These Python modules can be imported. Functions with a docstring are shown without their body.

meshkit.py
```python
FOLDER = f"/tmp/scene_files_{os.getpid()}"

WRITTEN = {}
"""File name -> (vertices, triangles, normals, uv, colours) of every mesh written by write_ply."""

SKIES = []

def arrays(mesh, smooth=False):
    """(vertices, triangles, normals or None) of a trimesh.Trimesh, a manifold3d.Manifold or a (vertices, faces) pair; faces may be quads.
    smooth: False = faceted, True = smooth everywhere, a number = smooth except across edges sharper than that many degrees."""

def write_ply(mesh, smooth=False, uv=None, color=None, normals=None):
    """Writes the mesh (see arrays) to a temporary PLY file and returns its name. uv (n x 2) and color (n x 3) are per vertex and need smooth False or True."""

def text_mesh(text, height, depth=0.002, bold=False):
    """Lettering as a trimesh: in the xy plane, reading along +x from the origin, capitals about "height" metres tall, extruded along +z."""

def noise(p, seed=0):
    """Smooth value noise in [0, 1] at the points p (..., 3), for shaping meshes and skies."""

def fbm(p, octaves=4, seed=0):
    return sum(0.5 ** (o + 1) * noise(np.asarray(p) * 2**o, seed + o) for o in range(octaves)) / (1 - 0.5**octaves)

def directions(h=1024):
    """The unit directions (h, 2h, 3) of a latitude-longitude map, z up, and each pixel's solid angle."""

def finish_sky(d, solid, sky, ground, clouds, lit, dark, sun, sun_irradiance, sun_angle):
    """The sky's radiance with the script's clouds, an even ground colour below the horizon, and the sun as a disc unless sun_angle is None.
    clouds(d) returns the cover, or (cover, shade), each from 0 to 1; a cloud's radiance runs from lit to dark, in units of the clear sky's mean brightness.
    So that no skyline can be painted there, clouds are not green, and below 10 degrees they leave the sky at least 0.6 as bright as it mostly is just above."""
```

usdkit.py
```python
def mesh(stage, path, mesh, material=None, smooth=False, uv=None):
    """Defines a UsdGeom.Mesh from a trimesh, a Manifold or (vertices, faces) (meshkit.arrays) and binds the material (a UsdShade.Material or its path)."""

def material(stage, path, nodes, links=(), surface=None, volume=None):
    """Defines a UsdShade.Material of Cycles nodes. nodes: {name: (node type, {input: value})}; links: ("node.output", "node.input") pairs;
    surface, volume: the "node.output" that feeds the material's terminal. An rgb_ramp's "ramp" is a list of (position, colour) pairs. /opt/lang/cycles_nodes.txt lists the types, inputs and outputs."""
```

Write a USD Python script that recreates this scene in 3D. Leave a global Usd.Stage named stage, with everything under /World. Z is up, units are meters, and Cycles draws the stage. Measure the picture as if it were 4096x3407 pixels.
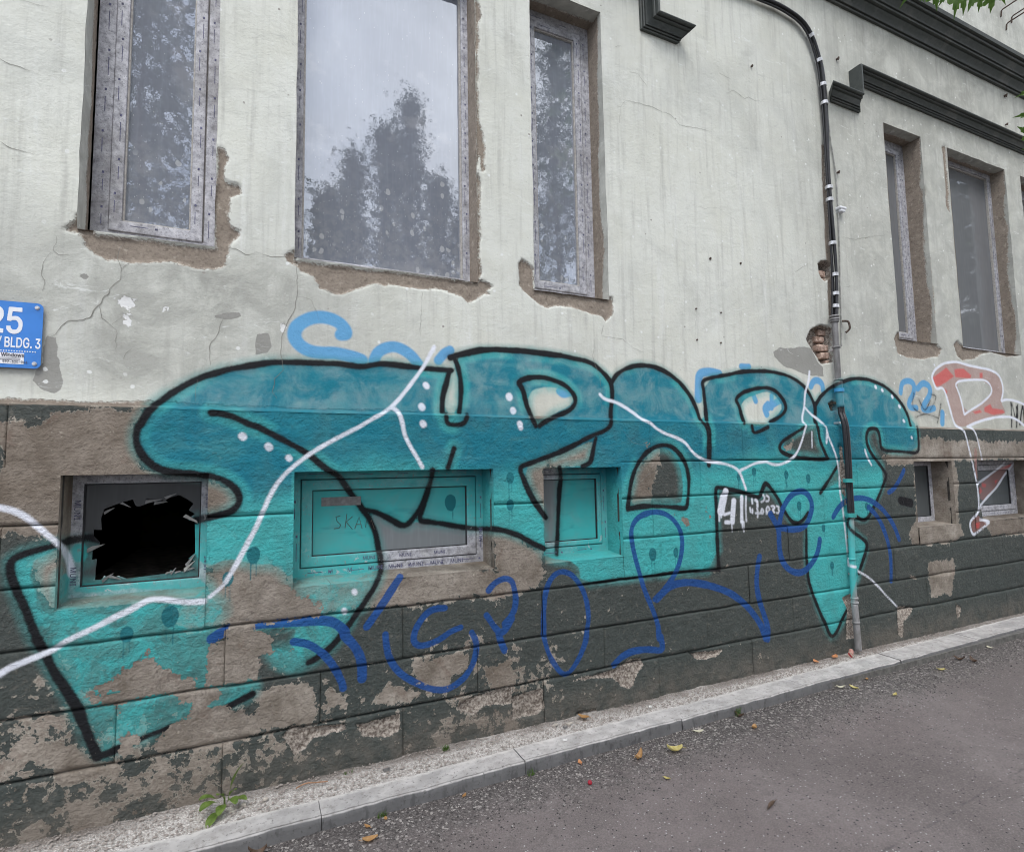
import math, random
import numpy as np, trimesh, shapely, usdkit, meshkit
from shapely.geometry import Polygon, LineString, box as sbox
from scipy.spatial import cKDTree
from pxr import Usd, UsdGeom, UsdLux, UsdShade, Gf, Sdf, Vt

stage = Usd.Stage.CreateInMemory()
UsdGeom.SetStageUpAxis(stage, UsdGeom.Tokens.z)
UsdGeom.SetStageMetersPerUnit(stage, 1.0)
UsdGeom.Xform.Define(stage, '/World')
random.seed(7); rng = np.random.default_rng(7)

# ------------------------------------------------------------------ camera, sky, sun
CAM = np.array([0.0, -3.0, 1.56])
yaw, pitch, roll = np.radians([24.5665, 4.5916, -0.9706])
fw = np.array([math.sin(yaw)*math.cos(pitch), math.cos(yaw)*math.cos(pitch), math.sin(pitch)])
r0 = np.array([math.cos(yaw), -math.sin(yaw), 0.0]); u0 = np.cross(r0, fw)
rt = math.cos(roll)*r0 + math.sin(roll)*u0; up = -math.sin(roll)*r0 + math.cos(roll)*u0
cam = UsdGeom.Camera.Define(stage, '/World/camera')
cam.CreateHorizontalApertureAttr(36.0); cam.CreateVerticalApertureAttr(36.0*851/1024)
cam.CreateFocalLengthAttr(36.0*2210.24/4096); cam.CreateClippingRangeAttr(Gf.Vec2f(0.05, 500))
cam.AddTransformOp().Set(Gf.Matrix4d(*rt, 0, *up, 0, *(-fw), 0, *CAM, 1))
cam.CreateExposureAttr(1.19)

SUN_AZ, SUN_EL = math.radians(205), math.radians(56)          # from behind the camera, a little to the left
sun_dir = np.array([math.sin(SUN_AZ)*math.cos(SUN_EL), math.cos(SUN_AZ)*math.cos(SUN_EL), math.sin(SUN_EL)])
sky = UsdLux.DomeLight.Define(stage, '/World/sky')
sun = UsdLux.DistantLight.Define(stage, '/World/sun')
sun.CreateIntensityAttr(0.22); sun.CreateAngleAttr(24.0); sun.CreateNormalizeAttr(True); sun.CreateColorAttr(Gf.Vec3f(1.0, 0.97, 0.93))
zc = sun_dir; xc = np.cross([0, 0, 1.0], zc); xc /= np.linalg.norm(xc); yc = np.cross(zc, xc)
sun.AddTransformOp().Set(Gf.Matrix4d(*xc, 0, *yc, 0, *zc, 0, 0, 0, 30, 1))
for p, lab in ((sky, None), (sun, None)):
    p.GetPrim().SetCustomDataByKey('kind', 'structure')

# ------------------------------------------------------------------ helpers: material graphs
class Graph:
    def __init__(s): s.nodes, s.links = {}, []
    def __call__(s, kind, **inp):
        name = 'n%d' % len(s.nodes); vals = {}
        for k, v in inp.items():
            if isinstance(v, str) and '.' in v and v[0] == 'n' and v[1].isdigit(): s.links.append((v, name + '.' + k))
            else: vals[k] = v
        s.nodes[name] = (kind, vals); return name
    def pos(s):
        if not hasattr(s, '_p'): s._p = s('geometry') + '.position'
        return s._p
    def noise(s, scale, detail=3, rough=0.55, vec=None, dist=0.0):
        return s('noise_texture', vector=vec or s.pos(), scale=scale, detail=detail, roughness=rough, distortion=dist) + '.fac'
    def stretch(s, sx, sy, sz): return s('mapping', vector=s.pos(), scale=(sx, sy, sz)) + '.vector'
    def m(s, op, a, b=0.0, c=0.0): return s('math', math_type=op, value1=a, value2=b, value3=c) + '.value'
    def mix(s, fac, a, b, kind='mix'): return s('mix', mix_type=kind, fac=fac, color1=a, color2=b) + '.color'
    def ss(s, v, lo, hi, a=0.0, b=1.0): return s('map_range', range_type='smoothstep', value=v, from_min=lo, from_max=hi, to_min=a, to_max=b, clamp=True) + '.result'
    def lin(s, v, lo, hi, a=0.0, b=1.0): return s('map_range', range_type='linear', value=v, from_min=lo, from_max=hi, to_min=a, to_max=b, clamp=True) + '.result'
    def ramp(s, v, stops): return s('rgb_ramp', fac=v, ramp=stops) + '.color'
    def xyz(s, v):
        n = s('separate_xyz', vector=v); return n + '.x', n + '.y', n + '.z'
    def attr(s, name): return s.xyz(s('attribute', attribute=name) + '.vector')
    def bump(s, h, strength=1.0, dist=1.0): return s('bump', height=h, strength=strength, distance=dist) + '.normal'
    def out(s, name, **p):
        n = s('principled_bsdf', **p)
        return usdkit.material(stage, '/World/Looks/' + name, s.nodes, s.links, surface=n + '.BSDF')
    def done(s, name, surface): return usdkit.material(stage, '/World/Looks/' + name, s.nodes, s.links, surface=surface)

# sky: high thin overcast over the physical sky
g = Graph()
st_ = g('sky_texture', sky_type='single_scattering', sun_disc=False, sun_elevation=SUN_EL, sun_rotation=SUN_AZ) + '.color'
d_ = g('texture_coordinate') + '.generated'
cl = g.noise(3.2, 5, 0.55, vec=d_, dist=0.4)
cloud = g.mix(g.ss(g.noise(1.7, 4, 0.5, vec=d_), 0.35, 0.7), (6.2, 6.7, 7.9), (10.6, 10.7, 11.2))
c_ = g.mix(g.ss(cl, 0.34, 0.56, 0.45, 0.97), st_, cloud)
b_ = g('background_shader', color=c_, strength=0.10)
UsdShade.MaterialBindingAPI.Apply(sky.GetPrim()).Bind(g.done('overcast_sky', b_ + '.background'))

# ------------------------------------------------------------------ helpers: prims
_names = {}
def numbered(parent, name):
    k = (parent, name); n = _names.get(k, 0); _names[k] = n + 1
    return name if n == 0 else '%s_%03d' % (name, n)
def path_of(parent): return '/World' if parent is None else str(parent.GetPath())
def tag(prim, label=None, cat=None, group=None, kind=None):
    for k, v in (('label', label), ('category', cat), ('group', group), ('kind', kind)):
        if v: prim.SetCustomDataByKey(k, v)
    return prim
def empty(name, label=None, cat=None, parent=None, group=None, kind=None, loc=None):
    pp = path_of(parent); x = UsdGeom.Xform.Define(stage, pp + '/' + numbered(pp, name))
    if loc is not None: x.AddTranslateOp().Set(Gf.Vec3d(*map(float, loc)))
    return tag(x.GetPrim(), label, cat, group, kind)
def obj(name, mesh, mat, parent=None, label=None, cat=None, group=None, kind=None, smooth=False, normals=None, attrs=None, loc=None):
    pp = path_of(parent); path = pp + '/' + numbered(pp, name)
    ms = usdkit.mesh(stage, path, mesh, mat, smooth=smooth)
    if normals is not None:
        ms.CreateNormalsAttr(Vt.Vec3fArray.FromNumpy(np.asarray(normals, np.float32))); ms.SetNormalsInterpolation('vertex')
    for k, a in (attrs or {}).items():
        UsdGeom.PrimvarsAPI(ms).CreatePrimvar(k, Sdf.ValueTypeNames.Vector3fArray, 'vertex').Set(Vt.Vec3fArray.FromNumpy(np.asarray(a, np.float32)))
    if loc is not None: ms.AddTranslateOp().Set(Gf.Vec3d(*map(float, loc)))
    return tag(ms.GetPrim(), label, cat, group, kind)
def cat_(ms): return trimesh.util.concatenate(ms)
def box(x0, x1, y0, y1, z0, z1, bev=0.0):
    if bev:
        import manifold3d as m3
        pts = [(x, y, z) for sx in (0, 1) for sy in (0, 1) for sz in (0, 1) for x, y, z in
               [((x0, x1)[sx] + (bev, -bev)[sx]*a, (y0, y1)[sy] + (bev, -bev)[sy]*b, (z0, z1)[sz] + (bev, -bev)[sz]*c) for a, b, c in ((0, 1, 1), (1, 0, 1), (1, 1, 0))]]
        return trimesh.convex.convex_hull(np.array(pts))
    b = trimesh.creation.box((x1-x0, y1-y0, z1-z0)); b.apply_translation(((x0+x1)/2, (y0+y1)/2, (z0+z1)/2)); return b
def tube(pts, rad, n=10, cap=True):
    pts = np.asarray(pts, float); rad = np.broadcast_to(np.asarray(rad, float), len(pts))
    T = np.gradient(pts, axis=0); T /= np.linalg.norm(T, axis=1, keepdims=True) + 1e-12
    ref = np.array([0.3, 1.0, 0.2]); a = np.cross(T, ref); a /= np.linalg.norm(a, axis=1, keepdims=True) + 1e-12; b = np.cross(T, a)
    an = np.linspace(0, 2*np.pi, n, endpoint=False)
    v = (pts[:, None] + rad[:, None, None]*(np.cos(an)[None, :, None]*a[:, None] + np.sin(an)[None, :, None]*b[:, None])).reshape(-1, 3)
    i = np.arange(len(pts)*n).reshape(len(pts), n); j = np.roll(i, -1, 1)
    q = np.stack([i[:-1], j[:-1], j[1:], i[1:]], -1).reshape(-1, 4)
    f = np.vstack([q[:, [0, 1, 2]], q[:, [0, 2, 3]]])
    if cap:
        c0, c1 = len(v), len(v)+1; v = np.vstack([v, pts[0], pts[-1]])
        f = np.vstack([f, np.stack([j[0], i[0], np.full(n, c0)], 1), np.stack([i[-1], j[-1], np.full(n, c1)], 1)])
    return trimesh.Trimesh(v, f, process=False)
def spline(pts, n=12):
    pts = np.asarray(pts, float)
    if len(pts) < 3: return pts
    from scipy.interpolate import CubicSpline, PchipInterpolator
    t = np.r_[0, np.cumsum(np.linalg.norm(np.diff(pts, axis=0), axis=1) + 1e-9)]
    return PchipInterpolator(t, pts)(np.linspace(0, t[-1], n*(len(pts)-1)+1))
def chaikin(p, it=2, closed=False):
    p = np.asarray(p, float)
    for _ in range(it):
        if len(p) < 3: return p
        a, b = (p, np.roll(p, -1, 0)) if closed else (p[:-1], p[1:])
        q = np.stack([.75*a + .25*b, .25*a + .75*b], 1).reshape(-1, 2)
        p = q if closed else np.vstack([p[:1], q[1:-1], p[-1:]])
    return p
def fbm2(x, z, f, octv=4, seed=0): return meshkit.fbm(np.stack([x*f + 71.3, z*f + 33.7, 0*x + 5.1 + seed], -1), octv, seed) - 0.5
def sstep(v, a, b):
    t = np.clip((v-a)/(b-a), 0, 1); return t*t*(3-2*t)

# ------------------------------------------------------------------ the marks on the wall, in metres on the wall's plane (x along it, z above the road)
STROKES = {
 'black': [
  (27, [(0.992,2.139),(0.848,2.137),(0.744,2.141),(0.609,2.153),(0.543,2.139),(0.485,2.122),(0.384,2.135),(0.262,2.13),(0.144,2.129),(0.03,2.121),(-0.025,2.108),(-0.08,2.096),(-0.159,2.07),(-0.237,2.041),(-0.312,2.002),(-0.376,1.952),(-0.414,1.916),(-0.461,1.875),(-0.483,1.835),(-0.501,1.795),(-0.51,1.791),(-0.516,1.746),(-0.512,1.707),(-0.499,1.674),(-0.477,1.64),(-0.443,1.606),(-0.399,1.583),(-0.356,1.577),(-0.301,1.573),(-0.236,1.563),(-0.184,1.551),(-0.137,1.526),(-0.099,1.49),(-0.083,1.449),(-0.09,1.414),(-0.118,1.386),(-0.16,1.371),(-0.221,1.362),(-0.266,1.352)]),
  (27, [(-0.634,1.287),(-0.67,1.297),(-0.721,1.296),(-0.755,1.287),(-0.784,1.274),(-0.833,1.262),(-0.894,1.246),(-0.929,1.229),(-0.938,1.207),(-0.936,1.172),(-0.925,1.131),(-0.907,1.084),(-0.884,1.027),(-0.859,0.954),(-0.836,0.889)]),
  (34, [(-0.836,0.888),(-0.81,0.834),(-0.783,0.765),(-0.747,0.694),(-0.711,0.628),(-0.686,0.579),(-0.667,0.52),(-0.65,0.471),(-0.631,0.417),(-0.61,0.368)]),
  (24, [(-0.61,0.368),(-0.572,0.372),(-0.537,0.385)]),
  (20, [(-0.473,0.402),(-0.412,0.42),(-0.343,0.436)]),
  (24, [(-0.109,0.484),(-0.058,0.503),(-0.012,0.52)]),
  (27, [(-0.212,1.862),(-0.155,1.855),(-0.096,1.832),(-0.041,1.803),(-0.02,1.799),(0.025,1.776),(0.081,1.746),(0.144,1.71),(0.208,1.673),(0.256,1.635),(0.292,1.603),(0.328,1.57),(0.364,1.557),(0.395,1.52),(0.426,1.468),(0.451,1.436),(0.502,1.364),(0.527,1.331),(0.546,1.292),(0.565,1.239),(0.578,1.175),(0.591,1.11),(0.598,1.046),(0.579,1),(0.554,0.949),(0.516,0.897),(0.479,0.846),(0.431,0.784),(0.389,0.735),(0.365,0.704),(0.324,0.671),(0.267,0.638),(0.238,0.627)]),
  (27, [(0.981,2.138),(0.959,2.067),(0.94,2.003),(0.934,1.946),(0.936,1.901)]),
  (27, [(1.007,2.215),(1.029,2.17),(1.047,2.099),(1.054,2.029),(1.049,1.958),(1.04,1.897)]),
  (24, [(0.961,1.881),(0.964,1.829),(1.019,1.823),(1.074,1.833),(1.088,1.881)]),
  (32, [(0.985,2.21),(1.067,2.244),(1.182,2.271),(1.26,2.284),(1.372,2.283),(1.388,2.283),(1.462,2.287),(1.588,2.282),(1.718,2.276)]),
  (28, [(1.701,2.276),(1.852,2.262),(1.943,2.244),(2.017,2.201),(2.081,2.148),(2.101,2.1),(2.101,2.02),(2.088,1.955),(2.082,1.907),(2.085,1.859),(2.07,1.829),(2.021,1.8),(1.928,1.771),(1.808,1.716),(1.702,1.67),(1.589,1.633),(1.489,1.601),(1.421,1.582),(1.422,1.547),(1.453,1.481),(1.492,1.399),(1.532,1.34),(1.585,1.271)]),
  (27, [(1.531,1.827),(1.507,1.877),(1.479,1.936),(1.464,1.98),(1.445,2.046),(1.413,2.09),(1.483,2.123),(1.585,2.133),(1.687,2.115),(1.774,2.069),(1.823,2.001),(1.793,1.942),(1.708,1.901),(1.621,1.872),(1.556,1.828)]),
  (24, [(1.006,1.689),(0.992,1.651),(0.969,1.579)]),
  (26, [(0.88,1.57),(0.866,1.502),(0.841,1.449),(0.824,1.396),(0.796,1.344),(0.759,1.293),(0.719,1.266),(0.662,1.298),(0.578,1.348),(0.52,1.363)]),
  (26, [(0.866,1.502),(0.845,1.422),(0.82,1.356),(0.796,1.294),(0.865,1.284),(0.956,1.266),(1.042,1.247),(1.13,1.231),(1.244,1.224),(1.321,1.208),(1.36,1.194),(1.423,1.165),(1.487,1.128),(1.572,1.086)]),
  (25, [(1.964,1.756),(1.954,1.733),(1.938,1.678),(1.922,1.616),(1.903,1.593),(1.858,1.578)]),
  (25, [(1.69,1.572),(1.699,1.512),(1.687,1.452),(1.681,1.378),(1.674,1.289),(1.667,1.193),(1.661,1.113),(1.655,1.047)]),
  (26, [(2.105,2.133),(2.14,2.18),(2.201,2.222),(2.281,2.248),(2.363,2.259),(2.466,2.253),(2.57,2.221),(2.664,2.162),(2.737,2.096),(2.789,2.029),(2.824,1.952),(2.843,1.891),(2.903,1.851),(2.911,1.764),(2.906,1.677),(2.903,1.574)]),
  (26, [(2.192,1.296),(2.206,1.39),(2.229,1.485),(2.272,1.573),(2.335,1.645),(2.409,1.694),(2.492,1.717),(2.576,1.707),(2.648,1.652),(2.698,1.576),(2.715,1.483),(2.709,1.39),(2.694,1.307),(2.676,1.275),(2.576,1.291),(2.441,1.305),(2.321,1.31),(2.192,1.297)]),
  (26, [(4.044,1.997),(4.04,2.036),(4.017,2.094),(3.966,2.161),(3.887,2.216),(3.78,2.259),(3.647,2.28),(3.541,2.283),(3.541,2.283),(3.387,2.279),(3.261,2.265),(3.113,2.235),(2.981,2.205),(2.876,2.18),(2.889,2.112),(2.891,2.042),(2.898,1.963),(2.904,1.867),(2.93,1.826),(2.925,1.747),(2.908,1.591)]),
  (26, [(4.049,2.056),(4.047,1.977),(4.027,1.918),(4.069,1.872),(4.074,1.774),(4.11,1.696),(4.161,1.616)]),
  (25, [(3.266,1.883),(3.239,1.946),(3.219,2.009),(3.186,2.053),(3.25,2.101),(3.352,2.135),(3.467,2.155),(3.532,2.155),(3.609,2.135),(3.672,2.09),(3.72,2.025),(3.703,1.977),(3.632,1.928),(3.538,1.896)]),
  (25, [(3.345,1.859),(3.353,1.796),(3.509,1.853)]),
  (25, [(3.926,1.865),(3.769,1.8),(3.644,1.743),(3.614,1.696),(3.651,1.658),(3.755,1.63),(3.891,1.615),(4.059,1.604),(4.168,1.613)]),
  (26, [(2.955,0.837),(2.949,0.922),(2.95,1.032),(2.952,1.16),(2.954,1.288),(2.956,1.408),(2.979,1.416),(3.106,1.395),(3.224,1.37),(3.296,1.345),(3.381,1.324),(3.41,1.377),(3.446,1.431),(3.474,1.425),(3.524,1.374),(3.572,1.317),(3.606,1.261),(3.653,1.195),(3.702,1.137),(3.767,1.115),(3.836,1.139),(3.896,1.193)]),
  (15, [(2.961,0.837),(2.843,0.843),(2.68,0.853),(2.523,0.859),(2.37,0.85),(2.271,0.851),(2.127,0.857),(1.987,0.851),(1.835,0.847)]),
  (26, [(4.048,2.036),(4.12,2.118),(4.229,2.183),(4.354,2.234),(4.48,2.272),(4.608,2.289),(4.736,2.285),(4.882,2.261),(5.011,2.214),(5.124,2.148),(5.203,2.075),(5.263,1.989),(5.291,1.894)]),
  (26, [(5.385,1.885),(5.388,1.808),(5.388,1.731),(5.369,1.652),(5.224,1.66),(5.051,1.671),(4.85,1.676),(4.842,1.75),(4.837,1.823),(4.805,1.864),(4.741,1.872),(4.681,1.842),(4.659,1.79),(4.668,1.718),(4.716,1.646),(4.791,1.583),(4.849,1.52),(4.901,1.467),(4.852,1.395),(4.794,1.315),(4.719,1.225),(4.665,1.167),(4.594,1.1),(4.517,1.104),(4.43,1.158),(4.358,1.122),(4.352,1.064),(4.415,1.011),(4.502,0.966),(4.59,0.91),(4.55,0.834),(4.495,0.75),(4.449,0.676)]),
  (25, [(4.265,1.543),(4.159,1.442),(4.049,1.339)]),
  (24, [(3.864,1.063),(3.856,0.97),(3.847,0.869),(3.851,0.758),(3.852,0.684),(3.884,0.589),(3.931,0.492),(3.977,0.395),(4.026,0.315),(4.049,0.256),(4.088,0.223),(4.149,0.262),(4.199,0.33),(4.272,0.406)]),
  (70, [(5.069,1.243),(5.205,1.216)]),
  (10, [(7.019,2.165),(6.977,2.046),(6.979,1.928)]),
  (18, [(6.997,2.164),(6.977,1.917)]),
  (14, [(7.017,2.153),(7.079,1.93),(7.126,2.145)]),
  (18, [(7.1,2.121),(7.07,1.918)]),
  (16, [(7.136,1.943),(7.236,2.197),(7.224,1.957)]),
  (4, [(5.378,2.191),(5.325,2.057),(5.447,2.016)]),
  (4, [(5.444,2.138),(5.521,2.018),(5.611,2.133)]),
  (4, [(5.637,2.191),(5.732,2.184),(5.599,2.043)]),
  (4, [(5.369,1.97),(5.521,2.018),(5.704,1.978)]),
  (4, [(5.78,2.117),(5.698,1.932)]),
 ],
 'white': [
  (18, [(0.891,2.266),(0.863,2.215),(0.827,2.143),(0.778,2.071),(0.723,2),(0.662,1.93),(0.616,1.889),(0.544,1.847),(0.487,1.809),(0.474,1.802),(0.399,1.762),(0.32,1.717),(0.238,1.666),(0.169,1.611),(0.112,1.557),(0.074,1.503),(0.047,1.45),(0.021,1.385),(-0.01,1.304),(-0.01,1.304),(-0.036,1.253),(-0.067,1.186),(-0.097,1.125),(-0.137,1.054)]),
  (12, [(-0.147,1.041),(-0.172,1.018),(-0.202,0.993)]),
  (18, [(0.649,1.916),(0.696,1.884),(0.713,1.817),(0.719,1.772),(0.75,1.705),(0.784,1.652),(0.821,1.587)]),
  (22, [(-0.226,0.976),(-0.281,0.977),(-0.335,0.988),(-0.383,1.002),(-0.439,1.011),(-0.476,0.991),(-0.516,0.969),(-0.565,0.948),(-0.613,0.923),(-0.664,0.898),(-0.731,0.873),(-0.779,0.835),(-0.823,0.821),(-0.875,0.802),(-0.921,0.787),(-0.951,0.765)]),
  (22, [(-0.981,1.441),(-0.941,1.429),(-0.904,1.407),(-0.871,1.374),(-0.841,1.342),(-0.81,1.309),(-0.784,1.284),(-0.758,1.249),(-0.739,1.206),(-0.728,1.143)]),
  (17, [(2.002,2.04),(2.038,2.009),(2.124,1.996),(2.2,1.966),(2.268,1.928),(2.326,1.888),(2.386,1.873),(2.431,1.843),(2.436,1.835),(2.507,1.798),(2.611,1.77),(2.696,1.737),(2.747,1.677),(2.8,1.635),(2.888,1.6),(3.002,1.59),(3.106,1.571),(3.187,1.535),(3.219,1.472),(3.25,1.391)]),
  (17, [(3.199,1.53),(3.286,1.56),(3.363,1.586),(3.477,1.594),(3.489,1.585),(3.565,1.566),(3.644,1.574),(3.74,1.606),(3.812,1.658),(3.875,1.754),(3.918,1.85),(3.934,1.87),(3.934,1.877),(3.881,1.91),(3.927,2.032),(3.936,2.14),(3.985,2.221),(4.007,2.311)]),
  (15, [(3.926,2.022),(3.991,1.966),(4.087,1.919),(4.163,1.874),(4.169,1.854),(4.191,1.775),(4.241,1.687),(4.277,1.597),(4.288,1.479),(4.28,1.351),(4.302,1.242),(4.314,1.056),(4.327,0.89),(4.329,0.754)]),
  (18, [(4.329,0.754),(4.417,0.732)]),
  (14, [(4.444,0.696),(4.576,0.635),(4.692,0.544),(4.795,0.454),(4.915,0.361)]),
  (13, [(4.632,1.682),(4.657,1.615),(4.706,1.553)]),
  (8, [(3.993,1.827),(3.985,1.701)]),
  (16, [(4.171,1.835),(4.158,1.736)]),
  (34, [(-0.08,1.75),(-0.076,1.744)]),
  (36, [(0.038,1.7),(0.042,1.694)]),
  (28, [(0.132,1.644),(0.136,1.638)]),
  (34, [(0.842,2.043),(0.846,2.037)]),
  (36, [(0.817,1.925),(0.821,1.918)]),
  (36, [(0.824,1.83),(0.828,1.823)]),
  (40, [(1.352,2.002),(1.357,1.994)]),
  (36, [(1.379,1.921),(1.384,1.914)]),
  (34, [(1.422,1.841),(1.427,1.834)]),
  (26, [(4.832,2.232),(4.841,2.222)]),
  (26, [(4.921,2.204),(4.93,2.194)]),
  (26, [(5.054,2.156),(5.063,2.146)]),
  (26, [(5.145,2.073),(5.154,2.062)]),
  (26, [(5.196,1.944),(5.205,1.933)]),
  (24, [(5.288,1.796),(5.297,1.785)]),
  (24, [(0.458,0.95),(0.462,0.943)]),
  (26, [(0.407,0.86),(0.411,0.854)]),
  (14, [(5.717,2.481),(5.727,2.47)]),
  (30, [(1.425,1.821),(1.43,1.814)]),
  (24, [(6.174,1.903),(6.399,1.963),(6.65,2.003),(6.865,2.022),(7.015,2.012),(7.142,1.973),(7.287,1.898)]),
  (22, [(7.329,2.14),(7.176,2.177),(7.024,2.195),(6.893,2.194),(6.802,2.163),(6.851,2.23),(6.88,2.313),(6.863,2.383),(6.825,2.44),(6.725,2.475),(6.561,2.494),(6.379,2.497),(6.243,2.514),(6.11,2.53),(5.937,2.516),(5.822,2.481),(5.724,2.432),(5.661,2.363),(5.689,2.3),(5.726,2.243),(5.821,2.272),(5.869,2.217),(5.901,2.115),(5.939,1.985),(5.974,1.905),(6.113,1.88),(6.15,1.803),(6.18,1.683),(6.213,1.573),(6.243,1.452),(6.264,1.353),(6.272,1.255),(6.269,1.168),(6.246,1.082),(6.163,1.043),(6.09,1.004),(6.09,0.94),(6.128,0.874),(6.221,0.911),(6.344,0.952),(6.451,0.994),(6.256,1.017)]),
  (20, [(6.152,2.018),(6.277,2.072),(6.445,2.134),(6.577,2.195),(6.665,2.257),(6.658,2.32),(6.593,2.367),(6.462,2.377),(6.261,2.365),(6.024,2.328),(6.078,2.242),(6.12,2.133),(6.143,2.024)]),
  (18, [(6.174,1.905),(6.288,1.883),(6.327,1.816),(6.36,1.705),(6.386,1.588)]),
  (22, [(6.28,1.108),(6.297,1.156),(6.427,1.228),(6.58,1.301),(6.674,1.366),(6.758,1.432),(6.863,1.487),(6.959,1.549)]),
  (20, [(6.268,1.359),(6.414,1.405),(6.565,1.463),(6.697,1.512),(6.777,1.551)]),
 ],
 'stencil': [
  (48, [(3.05,1.381),(3.04,1.364)]),
  (62, [(3.027,1.341),(2.996,1.244)]),
  (10, [(2.979,1.245),(2.977,1.178)]),
  (10, [(2.996,1.244),(2.996,1.204)]),
  (16, [(3.027,1.219),(3.082,1.23)]),
  (40, [(3.124,1.313),(3.11,1.232),(3.101,1.165)]),
  (24, [(3.037,1.165),(3.068,1.163)]),
  (8, [(3.093,1.158),(3.094,1.101)]),
  (26, [(3.203,1.338),(3.197,1.256),(3.193,1.163)]),
  (8, [(3.198,1.16),(3.197,1.112)]),
  (8, [(3.213,1.159),(3.209,1.091)]),
  (11, [(3.246,1.34),(3.237,1.247),(3.238,1.161)]),
  (10, [(3.422,1.344),(3.436,1.326),(3.424,1.302),(3.399,1.296)]),
  (10, [(3.457,1.34),(3.481,1.328),(3.476,1.3),(3.448,1.298)]),
  (10, [(3.304,1.321),(3.306,1.289)]),
  (14, [(3.337,1.312),(3.356,1.305),(3.358,1.263)]),
  (10, [(3.28,1.256),(3.283,1.228)]),
  (12, [(3.303,1.244),(3.302,1.22)]),
  (10, [(3.352,1.249),(3.359,1.214),(3.352,1.186)]),
  (10, [(3.335,1.215),(3.378,1.213)]),
  (10, [(3.398,1.243),(3.386,1.216),(3.402,1.208),(3.418,1.225),(3.405,1.243)]),
  (10, [(3.447,1.206),(3.445,1.245),(3.461,1.262),(3.479,1.247),(3.475,1.215),(3.447,1.217)]),
  (10, [(3.5,1.26),(3.526,1.263),(3.534,1.241),(3.508,1.235),(3.527,1.213)]),
  (10, [(3.555,1.258),(3.58,1.253),(3.569,1.232),(3.583,1.225),(3.571,1.204),(3.552,1.208)]),
 ],
 'blue': [
  (46, [(0.499,0.508),(0.499,0.569),(0.486,0.632),(0.456,0.685),(0.407,0.734),(0.419,0.749),(0.358,0.811),(0.276,0.828),(-0.018,0.847),(-0.081,0.844),(-0.157,0.82),(-0.187,0.799)]),
  (36, [(0.169,0.737),(0.231,0.72),(0.289,0.679),(0.337,0.624),(0.372,0.565),(0.397,0.513),(0.406,0.476)]),
  (40, [(0.695,0.999),(0.63,0.91),(0.573,0.828),(0.523,0.763)]),
  (32, [(0.946,0.81),(0.876,0.812),(0.821,0.779),(0.781,0.72),(0.767,0.671),(0.774,0.646),(0.801,0.626),(0.855,0.628),(0.924,0.648),(0.98,0.681),(1.037,0.693)]),
  (34, [(0.618,0.712),(0.624,0.649),(0.637,0.591),(0.669,0.53),(0.721,0.477),(0.793,0.431),(0.86,0.391),(0.949,0.369),(1.041,0.405),(1.099,0.468),(1.125,0.53),(1.13,0.603),(1.101,0.658)]),
  (34, [(1.208,0.879),(1.246,0.92),(1.308,0.938),(1.355,0.919),(1.369,0.873),(1.38,0.802),(1.359,0.728),(1.304,0.679)]),
  (36, [(1.351,0.701),(1.303,0.638),(1.265,0.63),(1.191,0.741)]),
  (36, [(1.265,0.63),(1.272,0.597),(1.301,0.531)]),
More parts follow.
